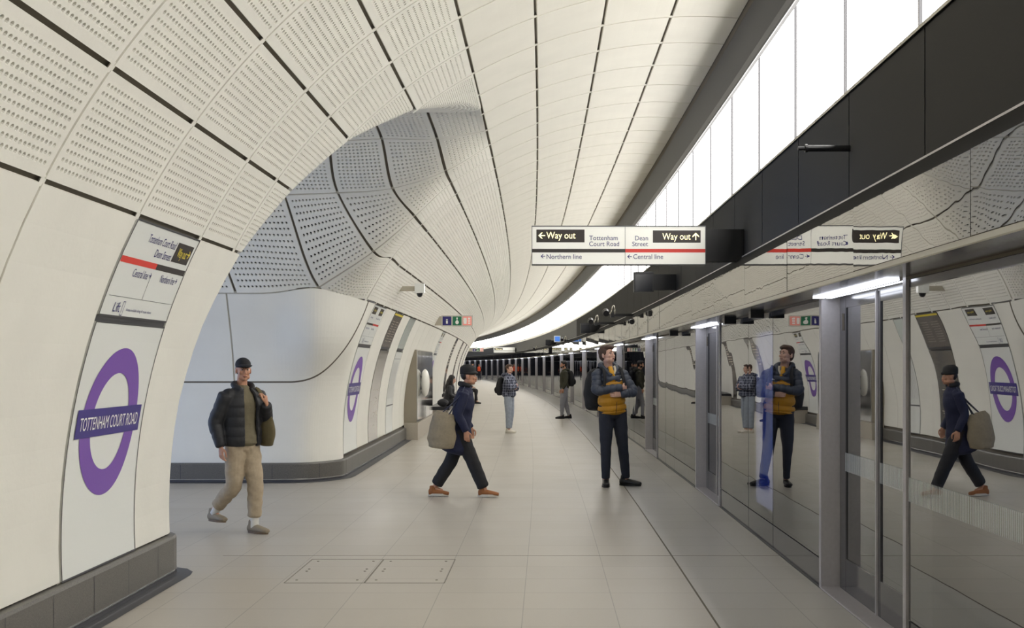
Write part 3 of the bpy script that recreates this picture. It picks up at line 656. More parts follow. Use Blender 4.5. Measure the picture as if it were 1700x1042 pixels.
def way_panel(s0, s1, label, mirrored=False, detail=True):
    mp = wallmap(s0); w = s1-s0; H = BA-BS; org = mp(w/2, BS+H/2, 0)
    o = empty('wall_direction_sign', org, label, 'sign'); P = lambda a, b, l: mp(a, BS+b, l)-org
    mb = MB(); backed(mb, w, .025, H-.02, P, 0, .004, 8); mb.build('board', M_WHITE, o)
    mb = MB(); frame_rect(mb, .004, w-.004, .018, H-.012, P, .012, 0, .007, 6); mb.build('frame', M_STEELD, o)
    mb = MB(); 
    def R(x0, x1, y0, y1, mi): rect(mb, x0*w, x1*w, H*y0, H*y1, P, mi, .006, 3, 2)
    def T(s, x0, x1, y0, y1, mi): put(mb, s, x0*w, x1*w, H*y0, H*y1, P, mi, .007)
    if not mirrored:
        R(.69, .955, .675, .885, 0); T('Way out', .74, .885, .735, .84, 2); arrow(mb, .915*w, H*.79, .03, 0, P, 2, .008)
        T('Tottenham Court Road', .25, .665, .80, .885, 3); T('Dean Street', .42, .665, .675, .76, 3)
        R(.02, .52, .555, .615, 1); R(.52, .985, .555, .615, 0)
        T('Central line', .24, .455, .44, .525, 3); arrow(mb, .482*w, H*.485, .02, 0, P, 3, .008); T('Northern line', .65, .875, .44, .525, 3); arrow(mb, .9*w, H*.485, .02, 0, P, 3, .008)
    else:
        R(.06, .36, .76, .93, 0); R(.6, .9, .76, .93, 0); T('Way out', .12, .32, .83, .88, 2); T('Way out', .64, .86, .83, .88, 2)
        T('Dean Street', .1, .3, .66, .70, 3); T('Tottenham Court Road', .55, .9, .66, .70, 3)
        R(.02, .5, .50, .545, 0); R(.5, .985, .50, .545, 1); T('Northern line', .08, .35, .40, .45, 3); T('Central line', .5, .75, .40, .45, 3)
    R(.05, .985, .228, .232, 4); R(.498, .502, .232, .5, 4)
    T('Lift', .16, .245, .08, .18, 3); T('Access available along all routes shown', .33, .70, .10, .13, 3)
    frame_rect(mb, .265*w, .295*w, H*.05, H*.19, P, .004, 3, .007, 2)
    mb.build('lettering', [M_SBLK, M_RED, M_YEL, M_NAVY, M_STEELD], o); return o
def roundel_panel(s0, s1, label, D=.96, cb=.96):
    mp = wallmap(s0); w = s1-s0; H = BS; org = mp(w/2, H/2, 0); o = empty('station_name_panel', org, label, 'sign'); P = lambda a, b, l: mp(a, b, l)-org
    mb = MB(); backed(mb, w, .012, H-.02, P, 0, .004); mb.build('board', M_WHITE, o)
    mb = MB(); frame_rect(mb, .004, w-.004, .006, H-.012, P, .012, 0, .007); mb.build('frame', M_STEELD, o)
    mb = MB(); n = 72; R0, R1 = D/2*.655, D/2; V = []; 
    for i in range(n): 
        for q in range(4): r = R0+(R1-R0)*q/3; V.append(P(w/2+r*math.cos(2*math.pi*i/n), cb+r*math.sin(2*math.pi*i/n), .007))
    mb.add(V, [(4*i+q, 4*i+q+1, 4*((i+1) % n)+q+1, 4*((i+1) % n)+q) for i in range(n) for q in range(3)]); mb.build('roundel_ring', M_PURP, o)
    mb = MB(); rect(mb, w/2-D*.585, w/2+D*.585, cb-D*.093, cb+D*.093, P, 0, .010, 6, 2); bar = mb.build('name_bar', M_BAR, o)
    mb = MB(); put(mb, 'TOTTENHAM COURT ROAD', w/2-D*.53, w/2+D*.53, cb-D*.045, cb+D*.045, P, 0, .012); mb.build('lettering', M_WTXT, bar); return o
CB = (math.asin((1.6-.36-CZ)/CR)-AL0)*CR
way_panel(7.12, 8.41, 'large white wall sign with red and black line bar at upper left of the photo')
roundel_panel(7.12, 8.41, 'large nearest white panel with purple ring and TOTTENHAM COURT ROAD bar', cb=CB)
def steel_sill(s0, s1): 
    mp = wallmap(s0); mb = MB(); rect(mb, 0, s1-s0, BS-.02, BS+.02, mp, 0, -.005, 3, 1); return mb
k_ = 15
for s0, s1 in SLOT[:1]+[(7.12, 8.41)]+SLOT[1:4]:
    struct(steel_sill(s0, s1), 'trim_%d' % k_, M_STEELD); k_ += 1
way_panel(17.3, 18.6, 'white wall sign with two dark patches just past the cross passage', True)
roundel_panel(17.3, 18.6, 'white panel with purple ring just past the cross passage', D=.99, cb=CB)
way_panel(31.5, 32.8, 'narrow white wall sign beyond the steel help point cabinet', True)
roundel_panel(31.5, 32.8, 'purple ring panel mostly hidden beyond the steel help point cabinet', D=.99, cb=CB)
# service board and poster
def board(s0, s1, b0, b1, label, cat, name, mats, deco=None):
    mp = wallmap(s0); w = s1-s0; H = b1-b0; org = mp(w/2, (b0+b1)/2, 0); o = empty(name, org, label, cat); P = lambda a, b, l: mp(a, b0+b, l)-org
    mb = MB(); backed(mb, w, .012, H-.015, P, 0, .004); mb.build('board', mats[0], o)
    mb = MB(); frame_rect(mb, .004, w-.004, .006, H-.01, P, .012, 0, .007); mb.build('frame', M_STEELD, o)
    if deco:
        mb = MB(); deco(mb, P, w, H); mb.build('lettering', mats[1:], o)
    return o
M_DBOARD = mat('dark_board', (92, 84, 78), .25); M_TAN = mat('board_letters', (196, 186, 170), .5); M_MIRP = mat('poster_glass', (150, 144, 136), .08, metal=.85); M_PALE = mat('pale_glass', (200, 208, 204), .12, spec=.8)
def deco_dark(mb, P, w, H):
    rect(mb, .02, w-.02, H*.90, H-.03, P, 1, .006, 3, 2)
    for c in range(2):
        for r in range(9): put(mb, ['Northern', 'Central', 'Circle', 'Victoria', 'District'][(r+c) % 5], w*(.14+.42*c), w*(.42+.42*c), H*(.72-.068*r), H*(.745-.068*r), P, 0, .006)
board(19.9, 21.1, BS+.01, BA, 'dark line information board with a yellow top edge on the left wall', 'notice board', 'information_board', [M_DBOARD, M_TAN, mat('board_yellow', (205, 185, 40), .5)], deco_dark)
def deco_map(mb, P, w, H):
    for i in range(14):
        a = random.uniform(.1, .8)*w; b = random.uniform(.15, .6)*H; rect(mb, a, a+.12, b, b+.008, P, 0, .006)
board(19.9, 21.1, 0, BS-.02, 'grey reflective poster case under the dark information board', 'poster', 'poster_case', [M_MIRP, M_TAN], deco_map)
board(22.3, 23.4, BS+.01, BA, 'pale translucent glass panel on the left wall before the help point', 'glass panel', 'wall_glass_panel', [M_PALE])
def deco_lines(mb, P, w, H):
    for i in range(9): rect(mb, w*(.12+.085*i), w*(.135+.085*i), H*.42, H*.86, P, 0, .006, 1, 5)
    rect(mb, .01, w-.01, H*.33, H*.345, P, 1, .007); rect(mb, .02, w-.02, H*.90, H*.905, P, 1, .007)
board(22.3, 23.4, 0, BS-.02, 'white map panel with thin lines beside the steel help point cabinet', 'map', 'map_panel', [M_WHITE, M_STEEL, M_STEELD], deco_lines)
for q, (s0, s1) in enumerate(SLOT[4:]):
    def deco(mb, P, w, H):
        for r in range(8): rect(mb, w*.25, w*.75, H*(.58+.045*r), H*(.6+.045*r), P, 0, .006)
    board(s0, s1, 0, BA, ['thin dark panel on the far left wall, first after the seated people', 'thin dark panel on the far left wall, second of the far strips', 'thin dark panel on the far left wall, third of the far strips', 'thin dark panel on the far left wall, farthest strip'][q], 'poster', 'poster_case', [M_MIRP if q == 0 else M_DBOARD, M_TAN], deco)
# ---------------- help point cabinet ----------------
S1, S2 = 25.7, 30.2; o = empty('help_point_cabinet', Wp(-2.7, 27.9, 0), 'tall projecting steel cabinet with stone base on the left wall', 'cabinet', rz=0); inv = Matrix.Translation(-Wp(-2.7, 27.9, 0))
def prism(mb, s0, s1, zs, uf, mi=0, extra=0):        # from the curved wall out to u=uf(z)
    V = []
    for s in (s0, s1):
        for z in zs: V.append(W(CX-math.sqrt(CR**2-(z-CZ)**2)-.02, s, z))
        for z in zs[::-1]: V.append(W(uf, s, z))
    n = 2*len(zs); mb.add(V, [tuple(range(n)), tuple(range(n, 2*n))[::-1]]+[(i, (i+1) % n, n+(i+1) % n, n+i) for i in range(n)], mi)
UF = -2.60
mb = MB(); prism(mb, S1, S2, list(np.linspace(.36, 1.92, 9)), UF)
mb.v = [inv @ Vector(v) for v in mb.v]; mb.build('steel_casing', mat('beige_metal_side', (150, 142, 128), .4, metal=.5), o)
mb = MB(); mb.box(-2.86, UF+.03, S1-.06, S2+.06, 0, .36); mb.v = [inv @ Vector(v) for v in mb.v]; mb.build('stone_base', mat('pale_stone', (172, 164, 150), .5, noise=.08, nscale=60), o)
mb = MB()
for i in range(4):
    a = S1+.03+i*(S2-S1-.06)/4; b = a+(S2-S1-.06)/4-.03; mb.box(UF, UF+.015, a, b, .38, 1.90)
mb.v = [inv @ Vector(v) for v in mb.v]; mb.build('chrome_door', M_CHROME, o)
o2 = empty('help_point', Wp(UF+.1, 26.7, 1.2), 'white rounded upright help point unit on the front of the steel cabinet', 'help point')
mb = MB(); mb.ell((0, 0, 0), (.10, .17, .30), 20); mb.build('shell', mat('white_plastic', (232, 230, 222), .3), o2, smooth=True)
mb = MB(); mb.ell((.06, .12, .02), (.03, .04, .05), 10); mb.build('red_button', M_RED, o2, smooth=True)
mb = MB(); mb.lbox((-.05, 0, 0), (.09, .2, .3)); mb.build('mount', M_STEELD, o2)
# bench
for q, (a, b) in enumerate([(33.0, 37.4), (47.6, 51.8)]):
    o = empty('bench', Wp(-2.6, (a+b)/2, 0), ['stone bench with dark seat behind the steel cabinet, under the seated woman in black', 'far bench along the left wall under the seated person in dark trousers'][q], 'bench'); inv = Matrix.Translation(-Wp(-2.6, (a+b)/2, 0))
    mb = MB(); mb.box(-2.86, -2.42, a, b, 0, .36); mb.v = [inv @ Vector(v) for v in mb.v]; mb.build('stone_base', MAT['pale_stone'], o)
    mb = MB(); mb.box(-2.86, -2.32, a-.03, b+.03, .36, .45); mb.v = [inv @ Vector(v) for v in mb.v]; mb.build('seat', M_BLACKS, o)
# ---------------- cameras, monitors and brackets ----------------
def dome_cam(ds, x, z, xw, label):
    o = empty('security_camera', Wp(0, ds, 0), label, 'camera', rz=head(ds))
    mb = MB(); mb.lbox(((x+xw)/2-.1, 0, z-.005), (abs(x-xw)+.06, .05, .075)); mb.build('arm', M_JOINT, o)
    mb = MB(); mb.lbox((x-.03, 0, z), (.09, .14, .15)); mb.lbox((x+.04, 0, z), (.07, .13, .145)); mb.build('housing', M_WHITE, o)
    mb = MB(); mb.ell((x, 0, z-.09), (.045, .045, .05), 12); mb.cyl((x, 0, z-.09), (x, 0, z-.06), .048); mb.build('lens_dome', M_BLACKS, o, smooth=True)
dome_cam(19.0, -1.93, 1.6+1.20, -2.2, 'pale security camera with dark dome on an arm from the left vault')
dome_cam(84, -1.75, 2.75, -2.1, 'tiny far security camera sticking out from the left vault')
# pictogram sign
def picto(ds, u0, z0, sq, ub, label, far=False):
    o = empty('pictogram_sign', Wp(0, ds, 0), label, 'sign', rz=head(ds)); w = 3*sq; g = sq*.08
    mb = MB(); mb.lbox((u0+w/2, 0, z0+sq*.5), (w+g, .06, sq*1.08)); mb.build('panel', mat('sign_grey', (190, 188, 178), .4), o)
    mb = MB(); mb.lbox((ub+(u0-ub)/2, .0, z0+sq*.5), (u0-ub, .05, sq*.9)); mb.build('bracket', M_JOINT, o)
    mb = MB(); mp = lambda a, b, l: Vector((u0+a*sq, -.03-l, z0+b*sq))
    for i, mi in enumerate((0, 1, 2)): rect(mb, i+.07, i+.93, .07, .93, mp, mi, .002)
    put(mb, 'i', .40, .60, .22, .75, mp, 3, .004)
    # standing figure
    def disc(cx, cy, rx, ry): mb.add([mp(cx+rx*math.cos(t*math.pi/6), cy+ry*math.sin(t*math.pi/6), .0065) for t in range(12)], [tuple(range(12))], 3)
    disc(1.5, .76, .075, .085); disc(1.5, .36, .17, .20); rect(mb, 1.465, 1.535, .5, .70, mp, 3, .0055)
    rect(mb, 2.14, 2.44, .2, .8, mp, 3, .004); disc(2.29, .5, .17, .3)
    for r in range(3): rect(mb, 2.58, 2.80, .2+.22*r, .34+.22*r, mp, 3, .004)
    disc(2.66, .74, .08, .1); mb.build('pictograms', [M_NAVY, M_GREEN, M_PINK, M_WTXT], o)
picto(28.0, (734-905)/71.4+.18, 1.6+64/71.4, .235, -2.52, 'pictogram sign with blue i, green and pink squares on the left vault')
picto(88, -1.93+.0, 2.55, .27, -2.4, 'tiny far pictogram sign beside the light band end')
def far_arm(ds, u, z, kind, label):
    o = empty({'m': 'monitor', 'c': 'track_camera', 's': 'blue_display'}[kind], Wp(0, ds, 0), label, {'m': 'monitor', 'c': 'camera', 's': 'monitor'}[kind], rz=head(ds))
    mb = MB(); hh = .23 if kind == 'm' else .055; mb.lbox(((u+XB)/2+.048, .02, z-(0 if kind == 'm' else .045)), (XB-u-.1, .07, hh)); mb.build('arm', M_BLACKS, o)
    if kind == 'm':
        mb = MB(); mb.lbox((u-.0, 0, z), (.29, .10, .29)); mb.build('housing', M_BLACKS, o); mb = MB(); mb.lbox((u, -.052, z+.145), (.25, .01, .012)); mb.lbox((u, -.053, z-.01), (.25, .006, .24)); mb.build('screen', mat('off_screen', (30, 32, 38), .15), o)
    else:
        mb = MB(); mb.ell((u-.03, 0, z+.01), (.075, .10, .07), 12); mb.cyl((u-.03, -.14, z-.02), (u-.03, .06, z+.03), .06); mb.lbox((u+.10, 0, z-.05), (.07, .08, .09)); mb.build('camera_body', M_BLACKS, o)
        pts = [(u+.03, z+.0), (u+.05, z-.03), (u+.08, z+.05), (u+.10, z+.13), (u+.13, z+.14), (u+.145, z+.06), (u+.14, z-.03)]; mb = MB()
        for p, q in zip(pts[:-1], pts[1:]): mb.cyl((p[0], -.05, p[1]), (q[0], -.05, q[1]), .011, 8)
        mb.build('cable', M_TRIM, o, smooth=True)
    if kind == 's':
        mb = MB(); mb.lbox((u-.22, -.02, z+.02), (.26, .05, .26)); mb.build('housing', M_WHITE, o); mb = MB(); mb.lbox((u-.22, -.05, z+.02), (.2, .01, .2)); mb.build('screen', mat('blue_screen', (60, 110, 190), .4, emit=.8), o)
far_arm(17.6, 1.47, 1.6+136/113, 'm', 'square black monitor on an arm, nearest below the light band')
far_arm(23.7, 1.33, 1.6+86/84.4, 'c', 'black track camera with looping pale cable, nearest of its row')
far_arm(28.2, 1.28, 1.6+72/71, 'c', 'second black track camera with pale cable along the black panels')
far_arm(35, 1.52, 1.6+60/57, 'm', 'small black monitor on an arm behind the second track camera')
far_arm(49, 1.56, 1.6+42/41, 's', 'small lit blue display with camera above the far screens')
far_arm(60, 1.55, 1.6+36/33, 'm', 'small black monitor beyond the blue display')
far_arm(72, 1.5, 1.6+27/27.8, 'c', 'farthest tiny track camera with pale cable')
mb = MB(); b = (XB-.0, 7.72, 2.985); mb.cyl((1.665, 7.72, 2.985), (1.96, 7.72, 2.985), .021, 16); mb.cyl((1.62, 7.72, 2.985), (1.665, 7.72, 2.985), .013, 12); mb.cyl((1.665, 7.72, 2.985), (1.68, 7.72, 2.985), .027, 14)
mb.build('bracket_tube', M_BLACKS, label='short black tube bracket sticking out of the black ribbed wall', cat='bracket')
for ds, lab in ((10.75, 'black sensor box under the header, nearer of the two side by side'), (12.3, 'black sensor box under the header, farther of the two side by side'), (17.4, 'black sensor box under the header beyond the second door')):
    mb = MB(); mb.box(XG-.15, XG-.03, ds, ds+.11, ZS-.062, ZS); mb.build('sensor_box', M_BLACKS, label=lab, cat='sensor')
# floor access covers
for x0, x1, lab in ((-1.326-.59, -1.326, 'floor access cover, left of the pair in the tiles'), (-1.326, -.735, 'floor access cover, right of the pair in the tiles')):
    y0, y1 = 8.83, 9.90; mb = MB(); t = .006
    mb.lbox(((x0+x1)/2, y0, .001), (x1-x0, t, .002)); mb.lbox(((x0+x1)/2, y1, .001), (x1-x0, t, .002)); mb.lbox((x0+.003, (y0+y1)/2, .001), (t, y1-y0, .002)); mb.lbox((x1-.003, (y0+y1)/2, .001), (t, y1-y0, .002))
    o = mb.build('access_cover', MAT['joint_grey'], label=lab, cat='floor hatch')
    mb = MB()
    for a in (.07, .52):
        for bb in (.12, .5, .60, .97): mb.cyl((x0+a, y0+bb, 0), (x0+a, y0+bb, .0025), .010, 8)
    mb.build('screw', M_GAP, o)
# ---------------- people ----------------
def cat_pts(P, sub):
    P = np.asarray(P, float); t = np.linspace(0, len(P)-1, (len(P)-1)*sub+1); return crom(P, t)
def tube(mb, pts, rad, n=16, sub=5, ref=(0, -1, 0), mi=0, puff=0, npuff=0, wr=0, seed=0):
    """closed tube through pts; rad = r or (r_side, r_front) per point"""
    R = np.array([(r, r) if not hasattr(r, '__len__') else r for r in rad], float); P = cat_pts(pts, sub); R = np.maximum(cat_pts(R, sub), .002); m = len(P)
    T = np.gradient(P, axis=0); T /= np.linalg.norm(T, axis=1, keepdims=True)+1e-9; ref = np.array(ref, float)
    if puff: u = np.linspace(0, npuff, m); R = R*(1+puff*(np.abs(np.sin(math.pi*u))**.55-.7))[:, None]
    th = 2*np.pi*np.arange(n)/n; V = []
    rs = np.random.RandomState(seed+7); ph = rs.rand(4)*6
    cap = [(.0, -.9), (.45, -.8), (.8, -.5)]
    def ring(p, t, r, sc, sh, k):
        s = np.cross(t, ref); s /= np.linalg.norm(s)+1e-9; f = np.cross(s, t)
        rr = 1+(wr*(np.sin(2*th+ph[0]+k*1.9)+.7*np.sin(3*th+ph[1]-k*2.7)+.6*np.sin(k*3.1+ph[2]+th)) if wr else 0*th)
        c = p+t*sh*min(r)
        return c+np.outer(np.cos(th)*r[0]*sc*rr, s)+np.outer(np.sin(th)*r[1]*sc*rr, f)
    for sc, sh in cap: V.append(ring(P[0], T[0], R[0], max(sc, .02), sh*.35, 0))
    for i in range(m): V.append(ring(P[i], T[i], R[i], 1, 0, i*.5))
    for sc, sh in cap[::-1]: V.append(ring(P[-1], T[-1], R[-1], max(sc, .02), -sh*.35, m*.5))
    q = len(V); V = np.concatenate(V); F = [(i*n+j, i*n+(j+1) % n, (i+1)*n+(j+1) % n, (i+1)*n+j) for i in range(q-1) for j in range(n)]
    F += [tuple(range(n))[::-1], tuple(range((q-1)*n, q*n))]; mb.add(V, F, mi)
def fused(mb, name, m, parent, vox, smooth=3, label=None):
    o = mb.build(name, m, parent); md = o.modifiers.new('r', 'REMESH'); md.mode = 'VOXEL'; md.voxel_size = vox; md.use_smooth_shade = True
    if smooth: sm = o.modifiers.new('s', 'SMOOTH'); sm.factor = .5; sm.iterations = smooth
    dg = bpy.context.evaluated_depsgraph_get(); me = bpy.data.meshes.new_from_object(o.evaluated_get(dg)); old = o.data; o.modifiers.clear(); o.data = me; bpy.data.meshes.remove(old); me.name = name
    me.materials.clear(); me.materials.append(m); me.polygons.foreach_set('use_smooth', [True]*len(me.polygons))
    if label: o['label'] = label
    return o
def vv(*a): return np.array(a, float)
def unit(v): v = np.asarray(v, float); return v/(np.linalg.norm(v)+1e-9)
def hand(mb, w, d, pn, side, curl=.5, sc=1.0):
    """w wrist, d finger direction, pn palm normal, side = direction of the thumb"""
    d, pn, side = unit(d), unit(pn), unit(side); s = sc
    tube(mb, [w-d*.02, w+d*.03*s, w+d*.085*s], [(.024*s, .018*s), (.036*s, .017*s), (.040*s, .013*s)], 12, 3, ref=pn)
    for i, (off, L) in enumerate(((.030, .072), (.010, .080), (-.011, .074), (-.030, .058))):
        b = w+d*.083*s+side*off*s; c = curl*(1+.12*i); pts = [b]; ang = 0
        for k, f in enumerate((.42, .32, .26)):
            ang += c*(.5 if k == 0 else .8); pts.append(pts[-1]+(d*math.cos(ang)+pn*math.sin(ang))*L*f*s)
        tube(mb, pts, [.0095*s, .009*s, .0085*s, .0065*s], 8, 2, ref=side)
    b = w+d*.022*s+side*.030*s; tube(mb, [b, b+unit(side+d*.7)*.034*s+pn*.006, b+unit(side*.45+d)*.066*s+pn*.018*s, b+unit(side*.2+d)*.088*s+pn*.026*s], [.014*s, .0115*s, .010*s, .0075*s], 8, 2, ref=pn)
def rotm(yaw, pitch=0, roll=0): return Matrix.Rotation(yaw, 3, 'Z') @ Matrix.Rotation(pitch, 3, 'X') @ Matrix.Rotation(roll, 3, 'Y')
def head_parts(mb, c, M, female=False):
    """head facing local -Y; c = centre at eye height"""
    def E(p, r, n=18): mb.ell(np.array(c)+np.array(M @ Vector(p)), r, n, M)
    def Tb(P, R, n=10): tube(mb, [np.array(c)+np.array(M @ Vector(p)) for p in P], R, n, 3, ref=tuple(M @ Vector((1, 0, .01))))
    E((0, .018, .028), (.074, .093, .086)); E((0, -.020, -.020), (.062, .070, .078)); E((0, -.036, -.068), (.047, .050, .044)); E((0, -.068, -.093), (.020, .018, .016))
    for s in (-1, 1):
        E((s*.036, -.066, -.026), (.021, .018, .020)); E((s*.028, -.082, .020), (.024, .012, .0085)); E((s*.075, .008, -.012), (.008, .019, .031)); E((s*.044, -.02, -.070), (.018, .040, .028)); E((s*.012, -.100, -.040), (.0085, .009, .008))
    Tb([(0, -.086, .010), (0, -.095, -.014), (0, -.106, -.034), (0, -.092, -.044)], [.007, .0085, .0105, .008]); E((0, -.094, -.058), (.020, .010, .006)); E((0, -.092, -.0685), (.018, .010, .007))
def person(name, label, loc, rz, sc, J, skin, head_yaw=0, head_pitch=0, hair=None, beard=None, vox=.006, cls='person', female=False, cap=None, hands=True):
    """J: joints in a 1.8 m frame facing -Y"""
    o = empty(name, loc, label, cls, rz=rz); o.scale = (sc, sc, sc); j = {k: vv(*v) for k, v in J.items()}; B = MB(); g = j
    th = .85
    tube(B, [g['pelvis']-vv(0, 0, .06), g['pelvis'], g['waist'], g['chest'], g['neck']-vv(0, 0, .07), g['neck']], [(.12, .085), (.145, .10), (.125, .085), (.155, .10), (.13, .075), (.06, .055)], 18, 4)
    nk = g['neck']; hc = g['head']; M = rotm(head_yaw, head_pitch)
    tube(B, [nk-vv(0, 0, .05), nk+(hc-nk)*.25, hc+vv(0, .012, -.055)], [.062, .054, .052], 14, 3)
    head_parts(B, hc, M, female)
    for s in 'LR':
        if 'sh'+s in g:
            tube(B, [g['sh'+s], (g['sh'+s]+g['el'+s])/2, g['el'+s], (g['el'+s]+g['wr'+s])/2, g['wr'+s]], [.050, .045, .038, .034, .025], 12, 3, ref=(.1, -1, .2))
            if hands: hand(B, g['wr'+s], g['hd'+s], g['pn'+s], g['ts'+s], float(g.get('cu'+s, vv(.5))[0]))
        tube(B, [g['hip'+s], (g['hip'+s]+g['kn'+s])/2, g['kn'+s], (g['kn'+s]+g['an'+s])/2, g['an'+s]], [.080, .070, .052, .048, .036], 12, 3)
        f = unit(g['to'+s]-g['an'+s]*vv(1, 1, 0)-vv(0, 0, g['to'+s][2])) if True else 0
        fo = vv(g['to'+s][0]-g['an'+s][0], g['to'+s][1]-g['an'+s][1], 0); tube(B, [g['an'+s]-vv(0, 0, .02), g['an'+s]-vv(0, 0, .035)+fo*.3, g['an'+s]-vv(0, 0, .045)+fo*.55], [.032, .028, .02], 10, 3, ref=(0, 0, 1))
    fused(B, 'body', skin, o, vox, 2)
    # eyes, brows
    if vox < .008:
        for s in (-1, 1):
            mb = MB(); mb.ell(hc+np.array(M @ Vector((s*.030, -.083, .002))), (.0125, .009, .0075), 10, M); mb.build('eye', mat('eye_white', (185, 172, 162), .3), o, smooth=True)
            mb = MB(); mb.ell(hc+np.array(M @ Vector((s*.030+.003*0, -.0905, .002))), (.0052, .003, .0055), 10, M); mb.build('iris', mat('eye_dark', (40, 30, 25), .3), o, smooth=True)
            if hair is not None: mb = MB(); tube(mb, [hc+np.array(M @ Vector(p)) for p in ((s*.014, -.095, .019), (s*.03, -.094, .026), (s*.047, -.080, .020))], [.004, .0045, .003], 8, 3); mb.build('eyebrow', hair, o, smooth=True)
        mb = MB(); tube(mb, [hc+np.array(M @ Vector(p)) for p in ((-.022, -.094, -.064), (0, -.102, -.063), (.022, -.094, -.064))], [.003, .0055, .003], 8, 3); mb.build('lips', mat('lips', (150, 92, 84), .5), o, smooth=True)
    if beard is not None:
        mb = MB(); 
        for p, r in (((0, -.050, -.082), (.050, .046, .034)), ((0, -.078, -.100), (.026, .018, .018)), ((0, -.096, -.052), (.024, .008, .005))): mb.ell(hc+np.array(M @ Vector(p)), r, 14, M)
        for s in (-1, 1): mb.ell(hc+np.array(M @ Vector((s*.052, -.012, -.062))), (.020, .032, .040), 12, M)
        fused(mb, 'beard', beard, o, vox, 2)
    return o, hc, M
def HP(hc, M, p): return hc+np.array(M @ Vector(p))
def hair_short(o, hc, M, m, vox, top=.118, fringe=True):
    mb = MB(); mb.ell(HP(hc, M, (0, .030, .044)), (.082, .098, .084), 18, M); mb.ell(HP(hc, M, (0, .060, .0)), (.072, .062, .075), 16, M)
    mb.ell(HP(hc, M, (0, -.030, .086)), (.066, .056, .036), 14, M)
    if fringe: mb.ell(HP(hc, M, (.02, -.055, .080)), (.050, .034, .026), 12, M)
    for s in (-1, 1): mb.ell(HP(hc, M, (s*.066, -.004, .030)), (.014, .034, .040), 10, M)
    return fused(mb, 'hair', m, o, vox, 2)
def sleeve(mb, j, s, r, puff=0, npuff=8, wr=.02, cuff=True, n=18):
    a, e, w = j['sh'+s], j['el'+s], j['wr'+s]
    tube(mb, [a, (a+e)/2, e, (e+w)/2, e+(w-e)*.97], [r[0], r[1], r[2], r[3], r[4]], n, 8 if puff else 5, ref=(.13, -1, .21), puff=puff, npuff=npuff, wr=wr, seed=ord(s))
def trousers(o, j, m, r=(.105, .093, .072, .062, .055), vox=.008, hem=.06, waistr=(.165, .115), wr=.03, label=None, seed=0):
    mb = MB(); g = j; top = g['pelvis']+vv(0, 0, .10)
    tube(mb, [top, g['pelvis']+vv(0, 0, .02), (g['hipL']+g['hipR'])/2-vv(0, 0, .06)], [waistr, (waistr[0]+.012, waistr[1]+.012), (.145, .10)], 20, 4)
    for s in 'LR':
        a = g['an'+s]+unit(g['kn'+s]-g['an'+s])*hem
        tube(mb, [g['hip'+s]+vv(0, 0, .03), (g['hip'+s]+g['kn'+s])/2, g['kn'+s], (g['kn'+s]+a)/2, a], list(r), 18, 8, wr=wr, seed=seed+ord(s))
    return fused(mb, 'trousers', m, o, vox, 2, label)
def shoe(o, an, to, m, sole, h=.075, w=.047, vox=.006, L=.27, lift=0, name='shoe', soleh=.022):
    f = to*vv(1, 1, 0)-an*vv(1, 1, 0); f = unit(f); z0 = lift; hl = an*vv(1, 1, 0)-f*.075; tp = hl+f*L; d = vv(0, 0, 1)
    pitch = (to[2]-.03-lift)
    mb = MB(); tube(mb, [hl+d*(z0+.045), hl+f*.06+d*(z0+.05), hl+f*.15+d*(z0+.042), tp-f*.05+d*(z0+.034), tp-f*.012+d*(z0+.03)], [(w*.8, .042), (w*.92, .048), (w, .038), (w*1.02, .028), (w*.7, .022)], 16, 5, ref=(0, 0, 1))
    tube(mb, [hl+f*.045+d*(z0+.05), hl+f*.05+d*(z0+.05+h)], [(.045, .05), (.040, .046)], 14, 3, ref=tuple(f))
    s = fused(mb, name, m, o, vox, 1)
    mb = MB(); n = 28; V = []
    for i in range(n):
        t = 2*math.pi*i/n; c, q = math.cos(t), math.sin(t); ww = w*(1.02 if c > 0 else .9)+.004; x = (c*.5+.5)*L+(-.006 if c < 0 else .004); side = np.cross(f, d)
        p = hl+f*(x-.012)+side*ww*q*(1-.15*abs(c)**3); V += [p+d*(z0+.0), p+d*(z0+soleh)]
    mb.add(V, [(2*i, 2*((i+1) % n), 2*((i+1) % n)+1, 2*i+1) for i in range(n)]+[tuple(range(0, 2*n, 2)), tuple(range(1, 2*n, 2))[::-1]]); mb.build('sole', sole, s)
    return s
BASE = dict(pelvis=(0, 0, .95), waist=(0, -.005, 1.10), chest=(0, 0, 1.32), neck=(0, .01, 1.50), head=(0, -.015, 1.672),
    shL=(.185, .0, 1.44), elL=(.235, .02, 1.15), wrL=(.24, -.06, .91), hdL=(0, -.1, -1), pnL=(-1, 0, 0), tsL=(0, -1, 0),
    shR=(-.185, .0, 1.44), elR=(-.235, .02, 1.15), wrR=(-.24, -.06, .91), hdR=(0, -.1, -1), pnR=(1, 0, 0), tsR=(0, -1, 0),
    hipL=(.09, 0, .92), knL=(.10, -.02, .50), anL=(.105, .02, .085), toL=(.12, -.16, .03),
    hipR=(-.09, 0, .92), knR=(-.10, -.02, .50), anR=(-.105, .02, .085), toR=(-.12, -.16, .03))
def J(**k):
    d = dict(BASE); d.update(k); return d
SKIN = mat('skin_light', (208, 166, 146), .55, noise=.04, nscale=60); SKIN2 = mat('skin_warm', (190, 140, 112), .55)
HBR = mat('hair_brown', (70, 48, 36), .6, noise=.25, nscale=140, bump=.4, bscale=120); HBK = mat('hair_black', (28, 24, 24), .5, noise=.3, nscale=140, bump=.4, bscale=120)
FAB = dict(noise=.10, nscale=30, bump=.25, bscale=14)
def ppos(px, py):      # floor point under pixel (px, py)
    d = 3200/(py-605); return Vector(((px-905)/2000*d, d, 0))
